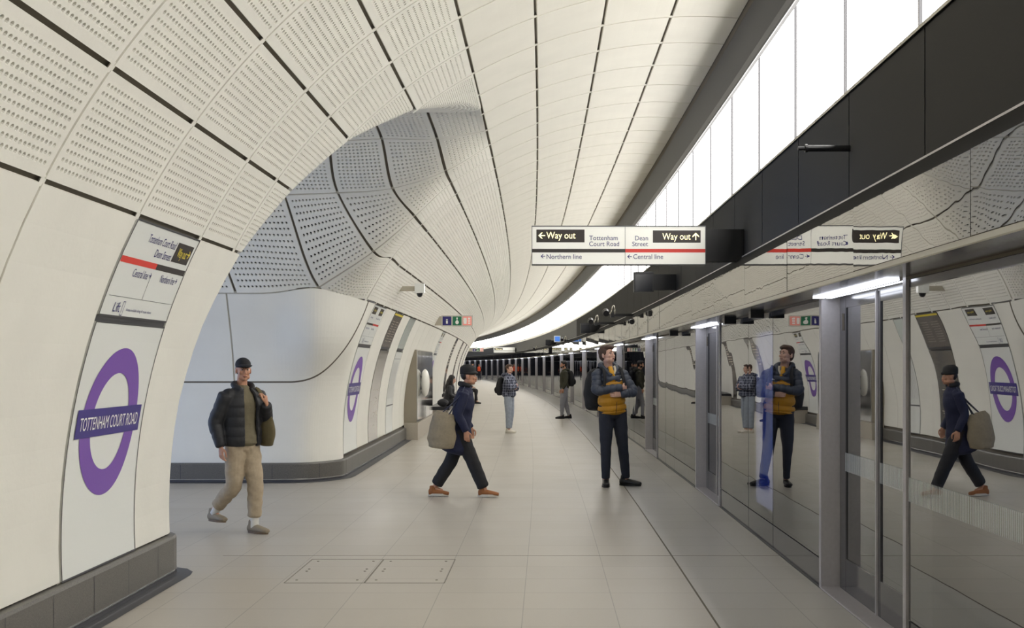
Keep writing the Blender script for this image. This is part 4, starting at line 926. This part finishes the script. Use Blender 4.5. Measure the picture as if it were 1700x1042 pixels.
def backpack(loc, rz, sc, label, m, w=.30, h=.46, d=.17, straps=True, name='backpack'):
    o = empty(name, loc, label, 'bag', rz=rz); o.scale = (sc, sc, sc); mb = MB()
    tube(mb, [(0, 0, 0), (0, .015, h*.25), (0, .01, h*.6), (0, -.01, h*.9), (0, -.02, h)], [(w*.42, d*.42), (w*.5, d*.55), (w*.48, d*.5), (w*.38, d*.36), (w*.2, d*.18)], 18, 4, wr=.02); fused(mb, 'bag_body', m, o, .009, 2)
    mb = MB(); tube(mb, [(0, d*.5, h*.10), (0, d*.56, h*.3), (0, d*.45, h*.46)], [(w*.34, d*.2), (w*.38, d*.26), (w*.30, d*.16)], 14, 4); fused(mb, 'front_pocket', m, o, .009, 2)
    return o
def strap(o, pts, m, r=(.022, .006)):
    mb = MB(); tube(mb, pts, [r]*len(pts), 8, 6, ref=(0, -1, 0)); return mb.build('strap', m, o, smooth=True)
# ---- man in navy and mustard puffer jacket, arms crossed ----
def jacket_mat():
    m = mat('puffer_mustard_navy', (190, 136, 22), .55, bump=.25, bscale=16); nt = m.node_tree; L = nt.links.new; b = nt.nodes['Principled BSDF']
    tc = nt.nodes.new('ShaderNodeTexCoord'); s = nt.nodes.new('ShaderNodeSeparateXYZ'); L(tc.outputs['Object'], s.inputs[0])
    def mth(op, a, bb=None):
        n = nt.nodes.new('ShaderNodeMath'); n.operation = op
        for i, v in enumerate((a, bb)):
            if v is None: continue
            if isinstance(v, (int, float)): n.inputs[i].default_value = v
            else: L(v, n.inputs[i])
        return n.outputs[0]
    ax = mth('ABSOLUTE', s.outputs[0]); tri = mth('ABSOLUTE', mth('SUBTRACT', ax, .07)); thr = mth('SUBTRACT', 1.275, mth('MULTIPLY', tri, -.45)); thr = mth('SUBTRACT', 1.34, mth('MULTIPLY', tri, .50))
    c = mth('GREATER_THAN', s.outputs[2], thr); mx = nt.nodes.new('ShaderNodeMix'); mx.data_type = 'RGBA'; L(c, mx.inputs[0]); mx.inputs[6].default_value = lin((186, 132, 20)); mx.inputs[7].default_value = lin((58, 64, 78)); L(mx.outputs[2], b.inputs['Base Color']); return m
M_NAVYP = mat('puffer_navy', (58, 64, 78), .55, bump=.25, bscale=16); M_DNAVY = mat('trouser_dark_navy', (34, 38, 50), .8, **FAB); M_BLKL = mat('black_leather', (26, 25, 26), .35); M_BLKF = mat('black_fabric', (30, 30, 33), .8, **FAB)
loc = ppos(1020, 806.5); sc = 1.885/1.8; rz = math.radians(20)
j1 = J(pelvis=(-.03, 0, .96), waist=(-.045, -.01, 1.12), chest=(-.06, -.005, 1.33), neck=(-.085, .0, 1.50), head=(-.108, -.03, 1.652),
    shR=(-.23, .01, 1.42), elR=(-.275, -.09, 1.205), wrR=(.03, -.185, 1.245), hdR=(1, .7, -.1), pnR=(0, 1, 0), tsR=(0, 0, 1),
    shL=(.105, .01, 1.42), elL=(.185, -.165, 1.19), wrL=(.01, -.175, 1.155), hdL=(-1, .0, .05), pnL=(0, 1, 0), tsL=(0, 0, 1),
    hipL=(.06, 0, .93), knL=(.10, -.03, .52), anL=(.165, .01, .085), toL=(.29, -.12, .03), hipR=(-.11, 0, .93), knR=(-.125, -.02, .50), anR=(-.105, .03, .085), toR=(-.17, -.13, .03))
o, hc, M = person('person', 'man in navy and mustard puffer jacket standing with folded arms, looking up', loc, rz, sc, j1, SKIN, head_yaw=math.radians(26), head_pitch=math.radians(-10), hair=HBR, vox=.0042)
hair_short(o, hc, M, HBR, .005); g = {k: vv(*v) for k, v in j1.items()}
mb = MB(); tube(mb, [(-.025, 0, .91), (-.03, 0, .97), (-.045, -.01, 1.10), (-.05, -.01, 1.22), (-.06, -.005, 1.34), (-.07, .0, 1.42), (-.08, .005, 1.49)], [(.168, .135), (.180, .150), (.172, .148), (.176, .150), (.180, .145), (.155, .118), (.082, .08)], 28, 12, puff=.15, npuff=8, wr=.008)
mb.ell((.075, .01, 1.42), (.072, .075, .062), 14); mb.ell((-.205, .01, 1.42), (.072, .075, .062), 14)
fused(mb, 'jacket', jacket_mat(), o, .0055, 1)
mb = MB(); sleeve(mb, g, 'R', (.074, .068, .062, .056, .046), puff=.14, npuff=8, wr=.008); fused(mb, 'sleeve', M_NAVYP, o, .005, 1)
mb = MB(); sleeve(mb, g, 'L', (.074, .068, .062, .056, .046), puff=.14, npuff=8, wr=.008); fused(mb, 'sleeve', M_NAVYP, o, .005, 1)
mb = MB(); tube(mb, [(-0.170, -0.055, 1.488), (-0.180, 0.030, 1.523), (-0.085, 0.100, 1.528), (0.010, 0.030, 1.523), (0.000, -0.060, 1.478), (-0.035, -0.115, 1.420)], [.026, .034, .040, .034, .028, .02], 12, 5, ref=(0, 0, 1)); tube(mb, [(-0.170, -0.055, 1.488), (-0.145, -0.100, 1.438), (-0.105, -0.130, 1.390)], [.026, .024, .015], 12, 4, ref=(0, 0, 1)); fused(mb, 'hood_collar', M_NAVYP, o, .006, 2)
mb = MB(); tube(mb, [(-0.030, -0.070, 1.508), (-0.035, -0.105, 1.458), (-0.055, -0.128, 1.410)], [.013, .014, .008], 10, 4, ref=(0, 0, 1)); mb.build('fleece_lining', mat('cream_fleece', (214, 204, 182), .9, bump=.6, bscale=90), o, smooth=True)
mb = MB(); tube(mb, [(-0.085, -0.060, 1.498), (-0.080, -0.105, 1.428), (-0.055, -0.128, 1.380)], [(.03, .02), (.035, .02), (.012, .01)], 10, 4); mb.build('yellow_inner_collar', mat('mustard_inner', (205, 150, 30), .7), o, smooth=True)
mb = MB(); tube(mb, [(-0.045, -0.137, 1.360), (-0.050, -0.163, 1.250)], [.0035]*2, 6, 3); mb.build('upper_zip', M_BLACKS, o, smooth=True); mb = MB(); tube(mb, [(-0.035, -0.158, 1.080), (-0.040, -0.160, 0.980), (-0.040, -0.145, 0.920)], [.0035]*3, 6, 4); mb.build('zip', M_BLACKS, o, smooth=True)
mb = MB(); mb.add([(0.010, -0.150, 1.335), (0.050, -0.140, 1.335), (0.030, -0.146, 1.360)], [(0, 1, 2)]); mb.build('chest_badge', M_WTXT, o)
trousers(o, g, M_DNAVY, r=(.100, .088, .070, .062, .052), wr=.018, hem=.02)
shoe(o, g['anL'], g['toL'], M_BLKL, M_BLACKS, L=.285); shoe(o, g['anR'], g['toR'], M_BLKL, M_BLACKS, L=.285)
Mz = Matrix.Translation(loc) @ Matrix.Rotation(rz, 4, 'Z') @ Matrix.Scale(sc, 4)
bp = backpack(Mz @ Vector((-.11, .285, .97)), rz, sc, 'black backpack on the back of the man in mustard jacket', M_BLKF, w=.36, h=.50, d=.24)
Si = Matrix.Translation((.04, -.285, -.97))
for s in (-1, 1): strap(bp, [tuple(Si @ Vector(p)) for p in ((s*.12, .12, 1.42), (s*.125, .03, 1.505), (s*.12, -.09, 1.475), (s*.125, -.155, 1.36), (s*.14, -.165, 1.26))], M_BLKF)
# ---- person in flat-crowned hat and long navy coat striding right ----
M_COAT = mat('navy_wool_coat', (28, 32, 58), .85, **FAB); M_SUEDE = mat('tan_suede', (150, 96, 55), .8); M_SOLEW = mat('pale_sole', (205, 200, 188), .7); M_TOTE = mat('beige_canvas', (146, 134, 112), .85, **FAB)
loc = ppos(764, 824); sc = 1.57/1.72; rz = math.radians(88)
j2 = J(pelvis=(0, .0, .87), waist=(0, -.02, 1.02), chest=(0, -.05, 1.25), neck=(0, -.075, 1.44), head=(0, -.115, 1.60),
    shL=(.18, -.06, 1.37), elL=(.23, .02, 1.10), wrL=(.22, -.12, .90), shR=(-.18, -.06, 1.37), elR=(-.23, .0, 1.10), wrR=(-.22, -.10, .88),
    hipL=(.08, .01, .85), knL=(.07, .13, .47), anL=(.06, .345, .12), toL=(.06, .16, .04), hipR=(-.08, -.01, .85), knR=(-.07, -.17, .48), anR=(-.06, -.33, .095), toR=(-.06, -.52, .08))
o, hc, M = person('person', 'person in dark flat hat and long navy coat striding right across the platform', loc, rz, sc, j2, SKIN2, hair=HBK, vox=.0055)
g = {k: vv(*v) for k, v in j2.items()}
mb = MB(); tube(mb, [(0, .06, .62), (0, .03, .75), (0, .0, .90), (0, -.02, 1.05), (0, -.05, 1.25), (0, -.065, 1.38), (0, -.075, 1.46)], [(.20, .22), (.185, .19), (.165, .15), (.155, .135), (.185, .14), (.15, .11), (.085, .08)], 24, 6, wr=.02)
for s in 'LR': sleeve(mb, g, s, (.078, .070, .062, .056, .050), wr=.02); mb.ell(g['sh'+s]*vv(.8, 1, 1), (.075, .075, .065), 12)
fused(mb, 'coat', M_COAT, o, .008, 2)
mb = MB(); tube(mb, [(-.05, -.13, 1.47), (-.08, -.06, 1.49), (0, .0, 1.50), (.08, -.06, 1.49), (.05, -.13, 1.47)], [.03, .034, .036, .034, .03], 12, 5, ref=(0, 0, 1)); fused(mb, 'scarf_collar', M_BLKF, o, .007, 2)
mb = MB(); mb.ell(HP(hc, M, (0, .05, .02)), (.075, .062, .075), 16, M); fused(mb, 'hair', HBK, o, .006, 2)
mb = MB()
tube(mb, [HP(hc, M, (0, .015, .040)), HP(hc, M, (0, .015, .075)), HP(hc, M, (0, .015, .118)), HP(hc, M, (0, .015, .138))], [(.088, .104), (.091, .107), (.086, .100), (.062, .076)], 24, 4); tube(mb, [HP(hc, M, (0, -.0, .036)), HP(hc, M, (0, -.0, .050))], [(.093, .124), (.091, .120)], 24, 2); fused(mb, 'hat', mat('black_felt_hat', (30, 30, 30), .8), o, .006, 1)
trousers(o, g, M_BLKF, r=(.10, .098, .090, .086, .080), wr=.02, hem=.05, seed=3, waistr=(.14, .11))
shoe(o, g['anL'], g['toL'], M_SUEDE, M_SOLEW, lift=.005, soleh=.03); shoe(o, g['anR'], g['toR'], M_SUEDE, M_SOLEW, lift=.01, soleh=.03)
Mz = Matrix.Translation(loc) @ Matrix.Rotation(rz, 4, 'Z') @ Matrix.Scale(sc, 4)
bo = empty('tote_bag', Mz @ Vector((-.22, .20, .72)), 'beige canvas tote bag slung behind the person in navy coat', 'bag', rz=rz+math.radians(-6)); bo.scale = (sc, sc, sc)
mb = MB(); tube(mb, [(0, .03, -.05), (0, .02, .08), (0, .0, .28), (0, -.03, .40)], [(.07, .17), (.085, .19), (.07, .165), (.03, .13)], 20, 5, wr=.025); fused(mb, 'bag_body', M_TOTE, bo, .008, 2)
for s in (-1, 1): strap(bo, [(.0+s*.02, -.08, .38), (.02, -.18, .55), (.06, -.26, .70), (.06, -.27, .72), (.02+s*.02, -.20, .60), (0, .04, .38)], mat('strap_grey_blue', (70, 74, 92), .8), r=(.018, .006))
# ---- person in cap and open black puffer jacket walking out of the passage ----
M_BPUF = mat('black_puffer', (34, 34, 37), .6, bump=.3, bscale=14); M_OLIVE = mat('olive_jumper', (112, 104, 82), .85, **FAB); M_BEIGE = mat('beige_trousers', (170, 154, 130), .85, **FAB)
loc = ppos(402, 884); sc = 1.655/1.8; rz = math.radians(50)
j3 = J(head=(0, -.02, 1.685), elL=(.25, -.06, 1.17), wrL=(.13, -.24, 1.33), hdL=(-.35, -.2, 1), pnL=(-.6, .8, 0), tsL=(-.8, -.3, .3), cuL=(1.2, 0, 0), shR=(-.19, 0, 1.43), elR=(-.27, .08, 1.15), wrR=(-.26, .0, .90),
    hipL=(.085, 0, .92), knL=(.09, -.10, .51), anL=(.08, -.10, .085), toL=(.10, -.28, .03), hipR=(-.085, .0, .92), knR=(-.09, .02, .50), anR=(-.09, .36, .21), toR=(-.09, .23, .06))
o, hc, M = person('person', 'person in black cap, black puffer jacket and beige trousers beside the near pier', loc, rz, sc, j3, SKIN2, head_yaw=math.radians(-25), hair=HBK, vox=.0052)
g = {k: vv(*v) for k, v in j3.items()}
mb = MB(); mb.ell(HP(hc, M, (0, .045, .01)), (.076, .066, .075), 16, M); fused(mb, 'hair', HBK, o, .006, 2)
mb = MB(); mb.ell(HP(hc, M, (0, .016, .055)), (.080, .100, .074), 20, M); tube(mb, [HP(hc, M, (0, -.05, .046)), HP(hc, M, (0, -.13, .044)), HP(hc, M, (0, -.175, .034))], [(.074, .012), (.070, .011), (.048, .010)], 16, 4, ref=tuple(M @ Vector((0, 0, 1)))); fused(mb, 'cap', mat('black_cap', (28, 28, 32), .8), o, .006, 2)
mb = MB(); tube(mb, [(0, 0, .93), (0, 0, 1.0), (0, -.01, 1.15), (0, -.005, 1.32), (0, .0, 1.44), (0, .0, 1.52)], [(.195, .155), (.186, .146), (.145, .11), (.17, .12), (.13, .09), (.065, .06)], 22, 5, wr=.015); fused(mb, 'jumper', M_OLIVE, o, .007, 2)
# open jacket: front left open
def open_shell(zs, rad, a0, a1, n=30, t=.03, puff=.06, npf=6, c=(0, 0)):
    mb = MB(); th = np.radians(np.linspace(a0, a1, n)); Z = np.linspace(zs[0], zs[-1], 60); rx = np.interp(Z, zs, [r[0] for r in rad]); ry = np.interp(Z, zs, [r[1] for r in rad]); u = (Z-zs[0])/(zs[-1]-zs[0])*npf; pf = 1+puff*(np.abs(np.sin(np.pi*u))**.55-.7)
    O = np.stack([np.stack([c[0]+rx*pf*math.cos(a), c[1]+ry*pf*math.sin(a), Z], -1) for a in th]); I = np.stack([np.stack([c[0]+(rx-t)*math.cos(a), c[1]+(ry-t)*math.sin(a), Z], -1) for a in th])
    mb.grid(O); mb.grid(I[::-1]); mb.grid(np.stack([O[:, 0], I[:, 0]])); mb.grid(np.stack([I[:, -1], O[:, -1]])); mb.grid(np.stack([I[0], O[0]])); mb.grid(np.stack([O[-1], I[-1]])); return mb
ZZ = [.90, 1.0, 1.15, 1.32, 1.43, 1.50]; RR = [(.20, .165), (.215, .178), (.205, .17), (.215, .165), (.185, .14), (.11, .10)]
mb = open_shell(ZZ, RR, -64, 248, t=.032)
for s in 'LR': sleeve(mb, g, s, (.086, .080, .074, .066, .052), puff=.06, npuff=7, wr=.01); mb.ell(g['sh'+s]*vv(.84, 1, 1), (.080, .080, .068), 12)
tube(mb, [(-.075, -.08, 1.48), (-.10, .0, 1.53), (0, .09, 1.54), (.10, .0, 1.53), (.075, -.08, 1.48)], [.03, .034, .036, .034, .03], 12, 5, ref=(0, 0, 1))
fused(mb, 'jacket', M_BPUF, o, .008, 1)
trousers(o, g, M_BEIGE, r=(.108, .100, .085, .078, .070), wr=.035, hem=.09, seed=5)
for s in 'LR': mb = MB(); a = g['an'+s]; tube(mb, [a-vv(0, 0, .03), a+unit(g['kn'+s]-a)*.12], [.045, .042], 12, 3); mb.build('sock', mat('white_sock', (215, 212, 205), .8), o, smooth=True)
M_SNK = mat('beige_sneaker', (140, 128, 108), .7); M_GUM = mat('gum_sole', (110, 92, 72), .7)
shoe(o, g['anL'], g['toL'], M_SNK, M_GUM, L=.28); shoe(o, g['anR'], g['toR'], M_SNK, M_GUM, L=.28, lift=.10)
Mz = Matrix.Translation(loc) @ Matrix.Rotation(rz, 4, 'Z') @ Matrix.Scale(sc, 4)
bo = empty('shoulder_bag', Mz @ Vector((.23, -.10, 1.0)), 'olive shoulder bag at the side of the person in cap', 'bag', rz=rz); bo.scale = (sc,)*3
mb = MB(); tube(mb, [(0, 0, -.10), (0, 0, 0), (0, 0, .12), (0, 0, .2)], [(.04, .10), (.06, .13), (.055, .12), (.025, .09)], 18, 4, wr=.02); fused(mb, 'bag_body', mat('olive_canvas', (98, 88, 60), .85, **FAB), bo, .008, 2)
strap(bo, [(0, -.03, .19), (-.04, -.05, .32), (-.08, -.02, .44), (-.09, .06, .50), (-.06, .14, .40), (0, .08, .19)], MAT['olive_canvas'])
# ---- woman in checked jacket ----
def plaid():
    m = mat('navy_plaid', (44, 48, 66), .85); nt = m.node_tree; L = nt.links.new; b = nt.nodes['Principled BSDF']; tc = nt.nodes.new('ShaderNodeTexCoord'); last = None
    for d, s in (('X', 5.2), ('Z', 4.6), ('Y', 5.2)):
        w = nt.nodes.new('ShaderNodeTexWave'); w.bands_direction = d; w.inputs['Scale'].default_value = s; L(tc.outputs['Object'], w.inputs[0]); r = nt.nodes.new('ShaderNodeMath'); r.operation = 'GREATER_THAN'; r.inputs[1].default_value = .90; L(w.outputs['Fac'], r.inputs[0])
        if last is None: last = r.outputs[0]
        else: a = nt.nodes.new('ShaderNodeMath'); a.operation = 'ADD'; L(last, a.inputs[0]); L(r.outputs[0], a.inputs[1]); last = a.outputs[0]
    k = nt.nodes.new('ShaderNodeMath'); k.operation = 'MULTIPLY'; k.inputs[1].default_value = .5; L(last, k.inputs[0]); mx = nt.nodes.new('ShaderNodeMix'); mx.data_type = 'RGBA'; L(k.outputs[0], mx.inputs[0]); mx.inputs[6].default_value = lin((40, 44, 62)); mx.inputs[7].default_value = lin((150, 154, 172)); L(mx.outputs[2], b.inputs['Base Color']); return m
M_JEAN = mat('light_jeans', (150, 158, 170), .85, noise=.12, nscale=18, bump=.2, bscale=20); M_SNW = mat('white_sneaker', (212, 206, 194), .6)
loc = ppos(845, 718.5); sc = 1.62/1.8; rz = math.radians(72)
j4 = J(elR=(-.24, -.10, 1.18), wrR=(-.03, -.21, 1.22), hdR=(1, 0, .05), pnR=(0, 1, 0), tsR=(0, 0, 1), elL=(.24, -.11, 1.17), wrL=(.05, -.19, 1.17), hdL=(-1, 0, 0), pnL=(0, 1, 0), tsL=(0, 0, 1), anL=(.08, .03, .085), toL=(.09, -.15, .03), anR=(-.08, -.02, .085), toR=(-.09, -.2, .03))
o, hc, M = person('person', 'woman in navy checked jacket and light jeans standing with folded arms', loc, rz, sc, j4, SKIN, head_yaw=math.radians(-22), hair=HBR, vox=.0058, female=True)
g = {k: vv(*v) for k, v in j4.items()}
mb = MB(); mb.ell(HP(hc, M, (0, .030, .040)), (.080, .092, .080), 18, M); mb.ell(HP(hc, M, (0, .06, -.01)), (.066, .055, .07), 14, M); mb.ell(HP(hc, M, (0, .115, .045)), (.032, .032, .034), 12, M); mb.ell(HP(hc, M, (0, -.032, .080)), (.066, .052, .034), 14, M); mb.ell(HP(hc, M, (.066, .0, .02)), (.014, .034, .045), 10, M); mb.ell(HP(hc, M, (-.066, .0, .02)), (.014, .034, .045), 10, M); fused(mb, 'hair', HBR, o, .006, 2)
mb = MB(); tube(mb, [(0, 0, .96), (0, 0, 1.0), (0, 0, 1.15), (0, 0, 1.32), (0, .0, 1.44), (0, .005, 1.50)], [(.19, .165), (.21, .18), (.20, .17), (.205, .16), (.165, .12), (.09, .085)], 22, 5, wr=.015)
for s in 'LR': sleeve(mb, g, s, (.088, .086, .080, .072, .054), wr=.02); mb.ell(g['sh'+s]*vv(.84, 1, 1), (.082, .080, .068), 12)
fused(mb, 'jacket', plaid(), o, .008, 2)
mb = MB(); tube(mb, [(-.08, -.05, 1.50), (-.10, .04, 1.53), (-.05, .14, 1.50), (.05, .14, 1.50), (.10, .04, 1.53), (.08, -.05, 1.50)], [.03, .045, .055, .055, .045, .03], 12, 5, ref=(0, 0, 1)); fused(mb, 'hood', MAT['navy_plaid'], o, .008, 2)
trousers(o, g, M_JEAN, r=(.105, .096, .080, .076, .072), wr=.02, hem=.06, seed=8)
shoe(o, g['anL'], g['toL'], M_SNW, M_SOLEW, L=.27, soleh=.03); shoe(o, g['anR'], g['toR'], M_SNW, M_SOLEW, L=.27, soleh=.03)
Mz = Matrix.Translation(loc) @ Matrix.Rotation(rz, 4, 'Z') @ Matrix.Scale(sc, 4)
bp = backpack(Mz @ Vector((0, .23, 1.0)), rz, sc, 'black backpack worn by the woman in checked jacket', M_BLKF, w=.32, h=.44, d=.20)
# ---- bearded man in olive hoodie ----
M_OLH = mat('dark_olive_hoodie', (56, 56, 44), .85, **FAB); M_GRJ = mat('grey_joggers', (140, 140, 148), .85, **FAB)
loc = ppos(937, 694.5); sc = 1.72/1.8; rz = math.radians(-82)
j5 = J(head=(0, -.03, 1.675), elR=(-.25, .03, 1.15), wrR=(-.24, -.05, .90), elL=(.25, .02, 1.15), wrL=(.22, -.08, .93), anL=(.09, -.10, .085), toL=(.10, -.28, .03), knL=(.10, -.08, .5), anR=(-.10, .16, .085), toR=(-.11, -.02, .03), knR=(-.10, .05, .5))
o, hc, M = person('person', 'bearded man in olive hoodie and grey joggers standing near the far screens', loc, rz, sc, j5, SKIN2, hair=HBK, beard=HBK, vox=.0062)
hair_short(o, hc, M, HBK, .007); g = {k: vv(*v) for k, v in j5.items()}
mb = MB(); tube(mb, [(0, 0, .93), (0, 0, 1.0), (0, -.01, 1.15), (0, -.005, 1.32), (0, .0, 1.44), (0, .0, 1.51)], [(.165, .13), (.175, .145), (.165, .135), (.185, .14), (.15, .11), (.075, .07)], 22, 5, wr=.02)
for s in 'LR': sleeve(mb, g, s, (.072, .066, .060, .054, .042), wr=.025); mb.ell(g['sh'+s]*vv(.84, 1, 1), (.070, .070, .060), 12)
tube(mb, [(-.06, -.06, 1.49), (-.09, .03, 1.52), (0, .12, 1.51), (.09, .03, 1.52), (.06, -.06, 1.49)], [.025, .035, .05, .035, .025], 12, 5, ref=(0, 0, 1)); fused(mb, 'hoodie', M_OLH, o, .008, 2)
trousers(o, g, M_GRJ, r=(.108, .098, .078, .066, .048), wr=.025, hem=.02, seed=9)
shoe(o, g['anL'], g['toL'], M_BLKF, M_BLACKS, L=.28); shoe(o, g['anR'], g['toR'], M_BLKF, M_BLACKS, L=.28)
Mz = Matrix.Translation(loc) @ Matrix.Rotation(rz, 4, 'Z') @ Matrix.Scale(sc, 4)
backpack(Mz @ Vector((0, .20, 1.02)), rz, sc, 'dark backpack worn by the bearded man in olive hoodie', M_BLKF, w=.32, h=.46, d=.20)
# ---- seated people ----
def seated(loc, rz, sc, label, top, legs, hair, skin, longhair, vox, shoes=M_BLKL):
    j = J(pelvis=(0, .0, .52), waist=(0, -.02, .66), chest=(0, -.06, .88), neck=(0, -.09, 1.06), head=(0, -.13, 1.215), shL=(.17, -.07, 1.0), elL=(.21, -.12, .76), wrL=(.08, -.30, .68), hdL=(-.5, -1, -.1), pnL=(0, 0, -1), tsL=(-1, -.3, 0),
        shR=(-.17, -.07, 1.0), elR=(-.21, -.12, .76), wrR=(-.08, -.30, .68), hdR=(.5, -1, -.1), pnR=(0, 0, -1), tsR=(1, -.3, 0), hipL=(.09, -.02, .53), knL=(.12, -.44, .54), anL=(.11, -.42, .10), toL=(.12, -.60, .03), hipR=(-.09, -.02, .53), knR=(-.12, -.44, .54), anR=(-.11, -.50, .10), toR=(-.12, -.68, .03))
    o, hc, M = person('person', label, loc, rz, sc, j, skin, head_pitch=math.radians(12), hair=hair, vox=vox); g = {k: vv(*v) for k, v in j.items()}
    mb = MB(); tube(mb, [(0, 0, .50), (0, -.01, .60), (0, -.04, .78), (0, -.07, .92), (0, -.085, 1.02), (0, -.09, 1.07)], [(.18, .15), (.175, .145), (.16, .13), (.175, .13), (.13, .10), (.07, .07)], 20, 5, wr=.02)
    for s in 'LR': sleeve(mb, g, s, (.068, .064, .058, .052, .044), wr=.02); mb.ell(g['sh'+s]*vv(.84, 1, 1), (.068, .068, .058), 12)
    fused(mb, 'jacket', top, o, .009, 2); trousers(o, g, legs, r=(.10, .09, .072, .060, .052), wr=.02, hem=.04, waistr=(.15, .12))
    if longhair: mb = MB(); mb.ell(HP(hc, M, (0, .025, .04)), (.085, .098, .085), 18, M); tube(mb, [HP(hc, M, (0, .05, .03)), (0, -.02, 1.12), (0, .02, .98), (0, .03, .84)], [(.09, .07), (.10, .07), (.11, .06), (.085, .04)], 16, 5, wr=.03); tube(mb, [HP(hc, M, (-.06, -.01, .04)), HP(hc, M, (-.075, -.01, -.08)), (-.10, -.12, .96)], [.03, .035, .025], 12, 4); tube(mb, [HP(hc, M, (.06, -.01, .04)), HP(hc, M, (.075, -.01, -.08)), (.10, -.12, .96)], [.03, .035, .025], 12, 4); fused(mb, 'hair', hair, o, .008, 2)
    else: hair_short(o, hc, M, hair, .008)
    shoe(o, g['anL'], g['toL'], shoes, M_BLACKS); shoe(o, g['anR'], g['toR'], shoes, M_BLACKS); return o
seated(Wp(-2.42, 34.0, 0), math.radians(86), .98, 'woman with long black hair and black jacket seated on the bench by the steel cabinet', M_BPUF, M_BLKF, HBK, SKIN, True, .007)
seated(Wp(-2.42, 49.6, 0), math.radians(84), 1.0, 'seated person in dark trousers on the far bench, mostly hidden behind the hat wearer', M_BLKF, M_BLKF, HBK, SKIN2, False, .009)
bo = empty('duffel_bag', Wp(-2.52, 33.3, .452), 'black bag on the bench beside the seated woman', 'bag', rz=0)
mb = MB(); tube(mb, [(0, -.2, .08), (0, -.1, .10), (0, .1, .10), (0, .2, .08)], [(.12, .07), (.15, .10), (.15, .10), (.11, .07)], 16, 4, ref=(0, 0, 1), wr=.02); fused(mb, 'bag_body', M_BLKF, bo, .01, 2)
strap(bo, [(0, -.08, .26), (0, -.03, .33), (0, .05, .33), (0, .09, .26)], M_BLKF)
# ---- far standing people ----
def standing_far(px, py, h, rz, label, top, legs, vest=None):
    d = 3200/(py-605); loc = Vector(((px-905)/2000*d, d, 0)); j = J(); sc = h/1.8
    o, hc, M = person('person', label, loc, rz, sc, j, SKIN2, hair=HBK, vox=.009); g = {k: vv(*v) for k, v in j.items()}; hair_short(o, hc, M, HBK, .01)
    mb = MB(); tube(mb, [(0, 0, .92), (0, 0, 1.1), (0, 0, 1.32), (0, 0, 1.44), (0, 0, 1.5)], [(.175, .14), (.17, .135), (.185, .14), (.15, .11), (.08, .07)], 18, 4)
    for s in 'LR': sleeve(mb, g, s, (.07, .065, .06, .054, .045))
    fused(mb, 'jacket', top, o, .012, 2); trousers(o, g, legs, vox=.012)
    if vest: mb = MB(); tube(mb, [(0, 0, .98), (0, 0, 1.1), (0, 0, 1.32), (0, 0, 1.44), (0, 0, 1.49)], [(.19, .155), (.185, .15), (.20, .155), (.16, .125), (.09, .08)], 18, 4); fused(mb, 'vest', vest, o, .012, 2)
    shoe(o, g['anL'], g['toL'], M_BLKL, M_BLACKS, vox=.01); shoe(o, g['anR'], g['toR'], M_BLKL, M_BLACKS, vox=.01)
standing_far(784, 637.8, 1.72, math.radians(60), 'far person in dark jacket and grey trousers at the end of the platform', M_BLKF, mat('grey_trousers', (95, 92, 88), .85))
standing_far(795.5, 630.8, 1.70, math.radians(-20), 'far worker in orange high-visibility vest at the end of the platform', M_BLKF, M_DNAVY, vest=mat('orange_vest', (245, 95, 50), .7))
